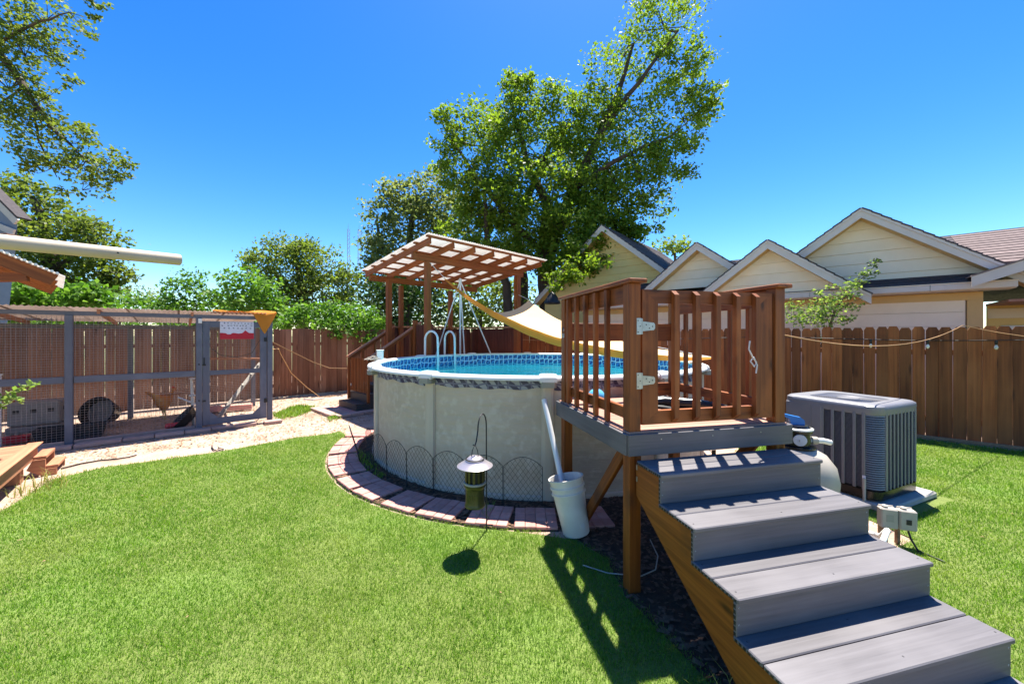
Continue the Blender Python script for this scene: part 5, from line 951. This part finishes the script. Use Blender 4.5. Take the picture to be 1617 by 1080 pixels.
# porch roof corner: rafters under corrugated edge, carried by a post outside the picture
prf = thing('porch_roof', 'orange-brown porch roof corner with corrugated edge at the left', 'porch roof', (-7.0, 3.8, 0))
e = at(86, 443, 4.6); up_dir = Vector((-.64, -.77, .50)).normalized(); perp = Vector((.77, -.64, 0)).normalized()
for k in range(3):
    o_ = perp*(-.75*k); MB().bar(e+o_, e+o_+up_dir*2.4, .045, .14).build('rafter', 'pergola', prf)
bm_ = e+up_dir*1.75-UP*.15; MB().bar(bm_+perp*.15, bm_-perp*1.7, .06, .14).build('beam', 'pergola', prf)
sl_b = e+up_dir*.40-UP*.09; MB().bar(e+up_dir*.22-UP*.08, e+up_dir*.22-UP*.08+Vector((-.80, -.30, -.07)), .05, .10).build('knee_brace', 'pergola', prf)
cpost = bm_-perp*.1; MB().bar((cpost.x, cpost.y, 0), (cpost.x, cpost.y, cpost.z-.05), .10, .10).build('post', 'pergola', prf)
mb = MB(); vs = []; ns = 120; nrm = up_dir.cross(perp).normalized(); nrm = nrm if nrm.z > 0 else -nrm
for k in range(ns+1):
    x = -1.75+1.80*k/ns; w = .010*math.sin(x/.05*2*math.pi)
    for dz in (0, -.002):
        for t in (-.05, 2.45): vs.append(e+perp*x+up_dir*t+nrm*(.085+w+dz))
mb.add(vs, [f for k in range(ns) for f in ((4*k, 4*k+1, 4*k+5, 4*k+4), (4*k+2, 4*k+6, 4*k+7, 4*k+3), (4*k, 4*k+4, 4*k+6, 4*k+2), (4*k+1, 4*k+3, 4*k+7, 4*k+5))]); mb.build('roof_panel', 'polycarb', prf, 60)
mb = MB()
for k in range(22): mb.cyl(e+up_dir*(.02+.045*k)+perp*.065+nrm*.088, e+up_dir*(.02+.045*k)-perp*.05+nrm*.088, .014, None, 8)
mb.build('corrugated_edge', 'whitemetal', prf, 60)
# far left shed gable
shd = thing('shed', 'blue-grey shed gable with white trim at the far left edge', 'shed', at(-60, 520, 10.5)*1.0); LOC[shd.name] = Vector(at(-60, 520, 10.5)); Ys = 10.5
tp_ = at(-70, 250, Ys); tr_ = at(31, 352, Ys); z_ = tr_.z
mb = MB(); vs = [at(-70, 262, Ys), at(27, 352, Ys), at(27, 372, Ys), Vector((at(-2, 400, Ys).x, Ys, 0)), Vector((at(-170, 400, Ys).x, Ys, 0)), at(-170, 360, Ys)]; n = len(vs); mb.add(vs+[v+Vector((-3.4, 2.2, 0)) for v in vs], [tuple(range(n)), tuple(range(n, 2*n))[::-1]]+[(i, n+i, n+(i+1) % n, (i+1) % n) for i in range(n)]); mb.build('wall', 'bluesiding', shd)
for (a, b) in ((tp_, tr_), (at(-70, 330, Ys), at(27, 368, Ys))): MB().bar(a+Vector((0, -.06, 0)), b+Vector((0, -.06, 0)), .05, .17).build('trim_board', 'trim', shd)
MB().bar(tp_+Vector((0, .08, .13)), tr_+Vector((.03, .08, .13)), .34, .05).build('roof', 'shingle', shd); MB().bar(at(-40, 372, Ys-.3), at(22, 372, Ys-.3), .3, .05).build('soffit', 'soffit', shd)
# beige pole coming in from the left on a post outside the picture
e0 = at(283, 410.5, 2.72); e1 = at(0, 381.5, 2.0); dv = (e0-e1).normalized(); e2 = e1-dv*1.75
pol_ = thing('beige_pole', 'thick beige metal pole jutting in from the left above the run', 'pole', (e2.x, e2.y, 0)); mb = MB(); L_ = (e0-e2).length; mb.lathe([(.039, 0), (.039, L_), (.034, L_), (.034, L_-.3)], e2, 24, dv); mb.build('arm', 'tanpole', pol_, 40); MB().lathe([(.034, L_-.02), (.001, L_-.02)], e2, 24, dv).build('end_cap', 'tanpole', pol_); MB().cyl((e2.x, e2.y, 0), (e2.x, e2.y, e2.z+.06), .05, .05, 16).build('post', 'tanpole', pol_, 60)
sd3 = Vector((.9, -.4, .0)); MB().lathe([(.006, 0), (.004, .004), (.0005, .0045)], e0-dv*.34+(Vector((dv.y, -dv.x, 0)).normalized())*.0388, 8, Vector((dv.y, -dv.x, 0))).build('bolt', 'darkwire', pol_)

# ------------------------------------------------------------------ air conditioner, filter, boxes
AX = R(24); E1 = Vector((math.cos(AX), math.sin(AX), 0)); E2 = Vector((-E1.y, E1.x, 0)); AC0 = Vector((3.98, 4.50, 0))
def ac(x, y, z): return AC0+E1*x+E2*y+UP*z
aw, ad = .44, .46; zb0, zt0 = .17, 1.02
slab = tag(MB().frame(ac(.04, -.03, .035), E1, E2, UP, 1.04, 1.06, .07, .015).build('concrete_pad', 'concrete'), 'pale concrete pad under the air conditioner', 'pad')
acu = thing('air_conditioner', 'grey outdoor air conditioner unit beside the deck steps', 'air conditioner', ac(0, 0, .09))
def rrect(hx, hy, r, n=7):
    out = []
    for (cx, cy, a0) in ((hx-r, hy-r, 0), (-hx+r, hy-r, 90), (-hx+r, -hy+r, 180), (hx-r, -hy+r, 270)):
        out += [(cx+r*math.cos(R(a0+90*i/n)), cy+r*math.sin(R(a0+90*i/n))) for i in range(n+1)]
    return out
MB().prism(rrect(aw, ad, .10), E1, E2, UP, ac(0, 0, .09), .085).build('base_pan', 'blackgloss', acu, 40)
MB().prism(rrect(aw-.03, ad-.03, .09), E1, E2, UP, ac(0, 0, zb0), zt0-zb0).build('coil', 'accoil', acu, 40)
rings = [(zt0-.055, .0), (zt0+.0, .012), (zt0+.035, .008), (zt0+.052, -.012), (zt0+.058, -.05)]; mb = MB(); n = len(rrect(1, 1, .1)); vs = []
for (z, o_) in rings: vs += [ac(x, y, z) for x, y in rrect(aw+o_, ad+o_, .13)]
inner = [(zt0+.052, .36), (zt0+.03, .345)]
for (z, r_) in inner: vs += [ac(r_*math.cos(a), r_*math.sin(a), z) for a in [math.atan2(y, x) for x, y in rrect(aw, ad, .13)]]
m_ = len(rings)+len(inner); mb.add(vs, [(i*n+k, i*n+(k+1) % n, (i+1)*n+(k+1) % n, (i+1)*n+k) for i in range(m_-1) for k in range(n)]); mb.build('top_cover', 'acmetal', acu, 45)
MB().lathe([(.001, zt0-.02), (.35, zt0-.02)], ac(0, 0, 0), 40).build('fan_well', 'black', acu)
gr = MB()
for r_ in np.arange(.10, .35, .017): gr.lathe([(r_, zt0+.034), (r_+.006, zt0+.040), (r_+.009, zt0+.034)], ac(0, 0, 0), 48)
fg = struct(gr.build('fan_grille', 'acmetal', acu, 40), True)
for k in range(6): d = E1*math.cos(R(60*k+10))+E2*math.sin(R(60*k+10)); MB().bar(ac(0, 0, zt0+.028)+d*.08, ac(0, 0, zt0+.028)+d*.35, .012, .010).build('grille_spoke', 'acmetal', acu)
MB().lathe([(.105, zt0+.03), (.10, zt0+.046), (.001, zt0+.050)], ac(0, 0, 0), 28).build('fan_hub', 'acmetal', acu, 40)
for k in range(3):
    d = E1*math.cos(R(120*k))+E2*math.sin(R(120*k)); t_ = UP.cross(d); mb = MB(); vs = [ac(0, 0, zt0-.005)+d*.05-t_*.03, ac(0, 0, zt0-.012)+d*.32-t_*.10, ac(0, 0, zt0+.010)+d*.32+t_*.07, ac(0, 0, zt0+.005)+d*.05+t_*.03]; mb.add(vs+[v-UP*.003 for v in vs], [(0, 1, 2, 3), (7, 6, 5, 4)]+[(i, 4+i, 4+(i+1) % 4, (i+1) % 4) for i in range(4)]); mb.build('fan_blade', 'black', acu)
# face towards the steps (x = -aw): solid service panel, vertical bars, fine louvres
MB().frame(ac(-aw+.002, .29, .60), UP, E2, E1, .80, .28, .02, .006).build('service_panel', 'acmetal', acu); MB().frame(ac(-aw+.000, .10, .60), UP, E2, E1, .80, .10, .02, .006).build('service_panel', 'acmetal', acu)
MB().frame(ac(.0, ad-.002, .60), UP, E1, E2, .80, .75, .02, .006).build('back_panel', 'acmetal', acu)
lv_ = MB()
for z in np.arange(.20, .97, .0125): lv_.bar(ac(-aw+.012, .05, z), ac(-aw+.012, -ad+.12, z), .006, .005); lv_.bar(ac(-aw+.13, -ad+.012, z), ac(aw-.06, -ad+.012, z), .006, .005); lv_.bar(ac(aw-.012, -ad+.1, z), ac(aw-.012, ad-.08, z), .006, .005)
struct(lv_.build('fine_louvres', 'acmetal', acu), True)
for y in (.045, -.055, -.155, -.255, -.335): MB().frame(ac(-aw+.001, y, .59), UP, E2, E1, .82, .030, .014, .004).build('louvre_bar', 'acmetal', acu)
for k in range(9): MB().frame(ac(-aw+.155+.078*k, -ad+.001, .59), UP, E1, E2, .82, .022 if k else .04, .016, .005).build('louvre_bar', 'acmetal', acu)
for k in range(9): MB().frame(ac(aw-.001, -ad+.14+.09*k, .59), UP, E2, E1, .82, .022, .016, .005).build('louvre_bar', 'acmetal', acu)
for sx, sy in ((-1, -1), (1, -1), (1, 1), (-1, 1)):
    for k in range(33 if (sx, sy) in ((-1, -1), (1, -1)) else 0):
        z = .195+.0236*k; pts = []
        a0 = {(-1, -1): 180, (1, -1): 270}[sx, sy]; r_ = .135; c0 = (sx*(aw+.002-r_), sy*(ad+.002-r_))
        pts = [ac(c0[0]+r_*math.cos(R(a0+90*i/8)), c0[1]+r_*math.sin(R(a0+90*i/8)), z) for i in range(9)]
        mb = MB(); vs = []
        for i, q in enumerate(pts):
            o_ = (ac(c0[0], c0[1], z)-q).normalized(); vs += [q, q+UP*.012+o_*.004, q+UP*.013+o_*.016, q-UP*.001+o_*.010]
        mb.add(vs, [(4*i+j, 4*i+(j+1) % 4, 4*i+4+(j+1) % 4, 4*i+4+j) for i in range(8) for j in range(4)]+[(3, 2, 1, 0), (32, 33, 34, 35)]); mb.build('corner_louvre', 'acmetal', acu)
MB().frame(ac(-aw-.014, -ad+.115, .25), UP, E2, E1, .16, .028, .004, .001).build('rating_label', 'signwhite', acu)
MB().cyl(ac(-aw-.02, -ad+.11, .0), ac(-aw-.02, -ad+.11, .30), .014, None, 8).build('conduit', 'boxpaint', acu, 60)
# sand filter and pump right of the steps
FC = Vector((2.74, 3.66, 0)); flt = thing('sand_filter', 'beige filter tank with black valve and blue lever behind the steps', 'pool filter', FC)
MB().lathe([(.001, .02), (.20, .02), (.22, .06), (.20, .10), (.27, .18), (.315, .32), (.325, .45), (.30, .58), (.23, .68), (.14, .735), (.001, .745)], FC, 40).build('tank', 'beige', flt, 60)
MB().lathe([(.15, .73), (.155, .75), (.10, .76), (.10, .775), (.112, .78), (.112, .87), (.125, .88), (.125, .905), (.11, .91), (.09, .945), (.001, .95)], FC, 28).build('valve', 'blackgloss', flt, 40)
MB().lathe([(.118, .90), (.133, .905), (.133, .918), (.112, .925)], FC, 28).build('valve_ring', 'whiteplastic', flt, 40)
MB().prism([(-.06, 0), (.055, 0), (.05, .045), (.02, .07), (-.06, .085), (-.15, .105), (-.155, .09), (-.07, .05)], Vector((.95, -.3, 0)).normalized(), UP, Vector((.3, .95, 0)).normalized(), FC+UP*.948-Vector((0, .025, 0)), .05).build('lever', 'blue', flt)
MB().lathe([(.001, .006), (.052, .004), (.055, 0)], FC+Vector((-.045, -.105, .82)), 20, Vector((-.4, -.9, 0))).build('label', 'signwhite', flt)
tx = MB()
for i in range(4): tx.frame(FC+Vector((-.035+.016*i-.02, -.112-.0+.005*i, .818)), UP, Vector((.9, -.4, 0)).normalized(), Vector((.4, .9, 0)).normalized(), .022, .006, .003, .0005)
struct(tx.build('lettering', 'boxpaint', flt), True)
MB().tube([FC+Vector((.10, -.02, .80)), FC+Vector((.22, -.04, .80)), FC+Vector((.30, -.03, .78))], .026, 12).build('port', 'whiteplastic', flt, 50); MB().lathe([(.036, 0), (.036, .05), (.028, .055)], FC+Vector((.12, -.025, .80)), 14, Vector((1, -.15, 0))).build('port_nut', 'beige', flt, 40)
# twin electrical boxes on a stake
eb = Vector((3.30, 3.26, 0)); fe = Vector((.88, -.30, 0)).normalized(); fn = Vector((-fe.y*-1, 0, 0)); fn = Vector((fe.y, -fe.x, 0)); ebx = thing('outlet_box', 'twin weathered outlet boxes on a short stake beside the steps', 'outlet box', eb)
MB().bar(eb-fe*.08+fn*-.03, eb-fe*.08+fn*-.03+UP*.26, .06, .04).build('stake', 'litter', ebx); MB().bar(eb+fe*.03+fn*-.05, eb+fe*.03+fn*-.05+UP*.24, .03, .03).build('stake', 'litter', ebx)
for k, (x, nm) in enumerate(((-.062, 'boxpaint'), (.064, 'boxpaint'))):
    bx_ = MB().frame(eb+fe*x+UP*.235, fe, fn, UP, .12, .075, .17, .010).build('box', nm, ebx)
    MB().lathe([(.022, 0), (.022, .014), (.014, .02), (.001, .021)], eb+fe*(x-.02)+UP*.32, 12).build('knob', 'boxpaint', bx_, 40); MB().cyl(eb+fe*(x-.05)+UP*.321-fn*.03, eb+fe*(x+.05)+UP*.321-fn*.03, .009, None, 8).build('hinge', 'boxpaint', bx_, 60)
MB().frame(eb+fe*.064+fn*.039+UP*.225, fe, fn, UP, .035, .006, .042, .001).build('socket', 'black', ebx); MB().frame(eb-fe*.062+fn*.038+UP*.24, fe, fn, UP, .05, .003, .06, .002).build('cover_plate', 'capgrey', ebx)
MB().tube([eb+fe*.075+UP*.15, eb+fe*.085+fn*.02+UP*.08, eb+fe*.11+fn*.06+UP*.01, eb+fe*.2+fn*.2+UP*.01], .008, 7).build('cord', 'black', ebx, 60)
tag(MB().tube([(2.85, 3.05, .05), (3.05, 3.12, .12), (3.16, 3.20, .16), (3.20, 3.30, .06), (3.1, 3.5, .03)], .022, 10).build('white_hose', 'whiteplastic', None, 60), 'white pool hose arching beside the outlet boxes', 'hose')

# ------------------------------------------------------------------ cords and bulbs on the right fence
def sag(a, b, s, n=14): return [a.lerp(b, i/n)-UP*s*4*(i/n)*(1-i/n) for i in range(n+1)]
slg = thing('string_lights', 'black string-light cord with bulbs along the right fence', 'string lights', hp(0, 9.72, 1.8))
MB().tube([hp(s_, 9.73, 1.74-.025*math.sin(s_*1.3)) for s_ in np.arange(-3.2, 4.6, .2)], .007, 6).build('cord', 'black', slg, 60)
for u in (1375, 1465, 1573):
    ray = (u-808.5)/F; Yg = 9.70/(HN.x*ray+HN.y); q = Vector((ray*Yg, Yg, 1.70)); MB().lathe([(.001, .03), (.018, .03), (.02, 0), (.016, -.045), (.012, -.05)], q, 10).build('socket', 'black', slg, 40); MB().lathe([(.012, -.05), (.024, -.08), (.024, -.10), (.012, -.122), (.001, -.126)], q, 12).build('bulb', 'glassbulb', slg, 50)
ray = (1520-808.5)/F; Yg = 9.66/(HN.x*ray+HN.y); pk = Vector((ray*Yg, Yg, 1.97)); ray = (1720-808.5)/F; Yg2 = 9.66/(HN.x*ray+HN.y)
tag(MB().tube(sag(dk(1.36, .2, 1.84), pk, .22, 18)+sag(pk, Vector((ray*Yg2, Yg2, 1.72)), .05, 6)[1:], .0055, 6).build('twine', 'rope', None, 60), 'tan twine swooping from the deck post to the right fence top', 'twine')
tag(MB().tube(sag(hp(-9.5, 9.72, 1.75), hp(-3.4, 9.72, 1.72), .10, 16), .008, 6).build('twine', 'rope', None, 60), 'tan twine along the fence seen through the gate', 'twine')
# dark bell-shaped feeder hanging before the yellow gable
bf = at(872, 470, 13.2); bfd = thing('bell_feeder', 'dark bell-shaped feeder hanging from the tree before the yellow gable', 'bird feeder', bf-UP*.3)
MB().lathe([(.001, .22), (.05, .20), (.16, .06), (.27, -.12), (.29, -.20), (.25, -.22), (.001, -.20)], bf, 20).build('bell', 'black', bfd, 40); MB().tube([bf+UP*.2, bf+UP*1.1], .01, 5).build('cord', 'black', bfd)
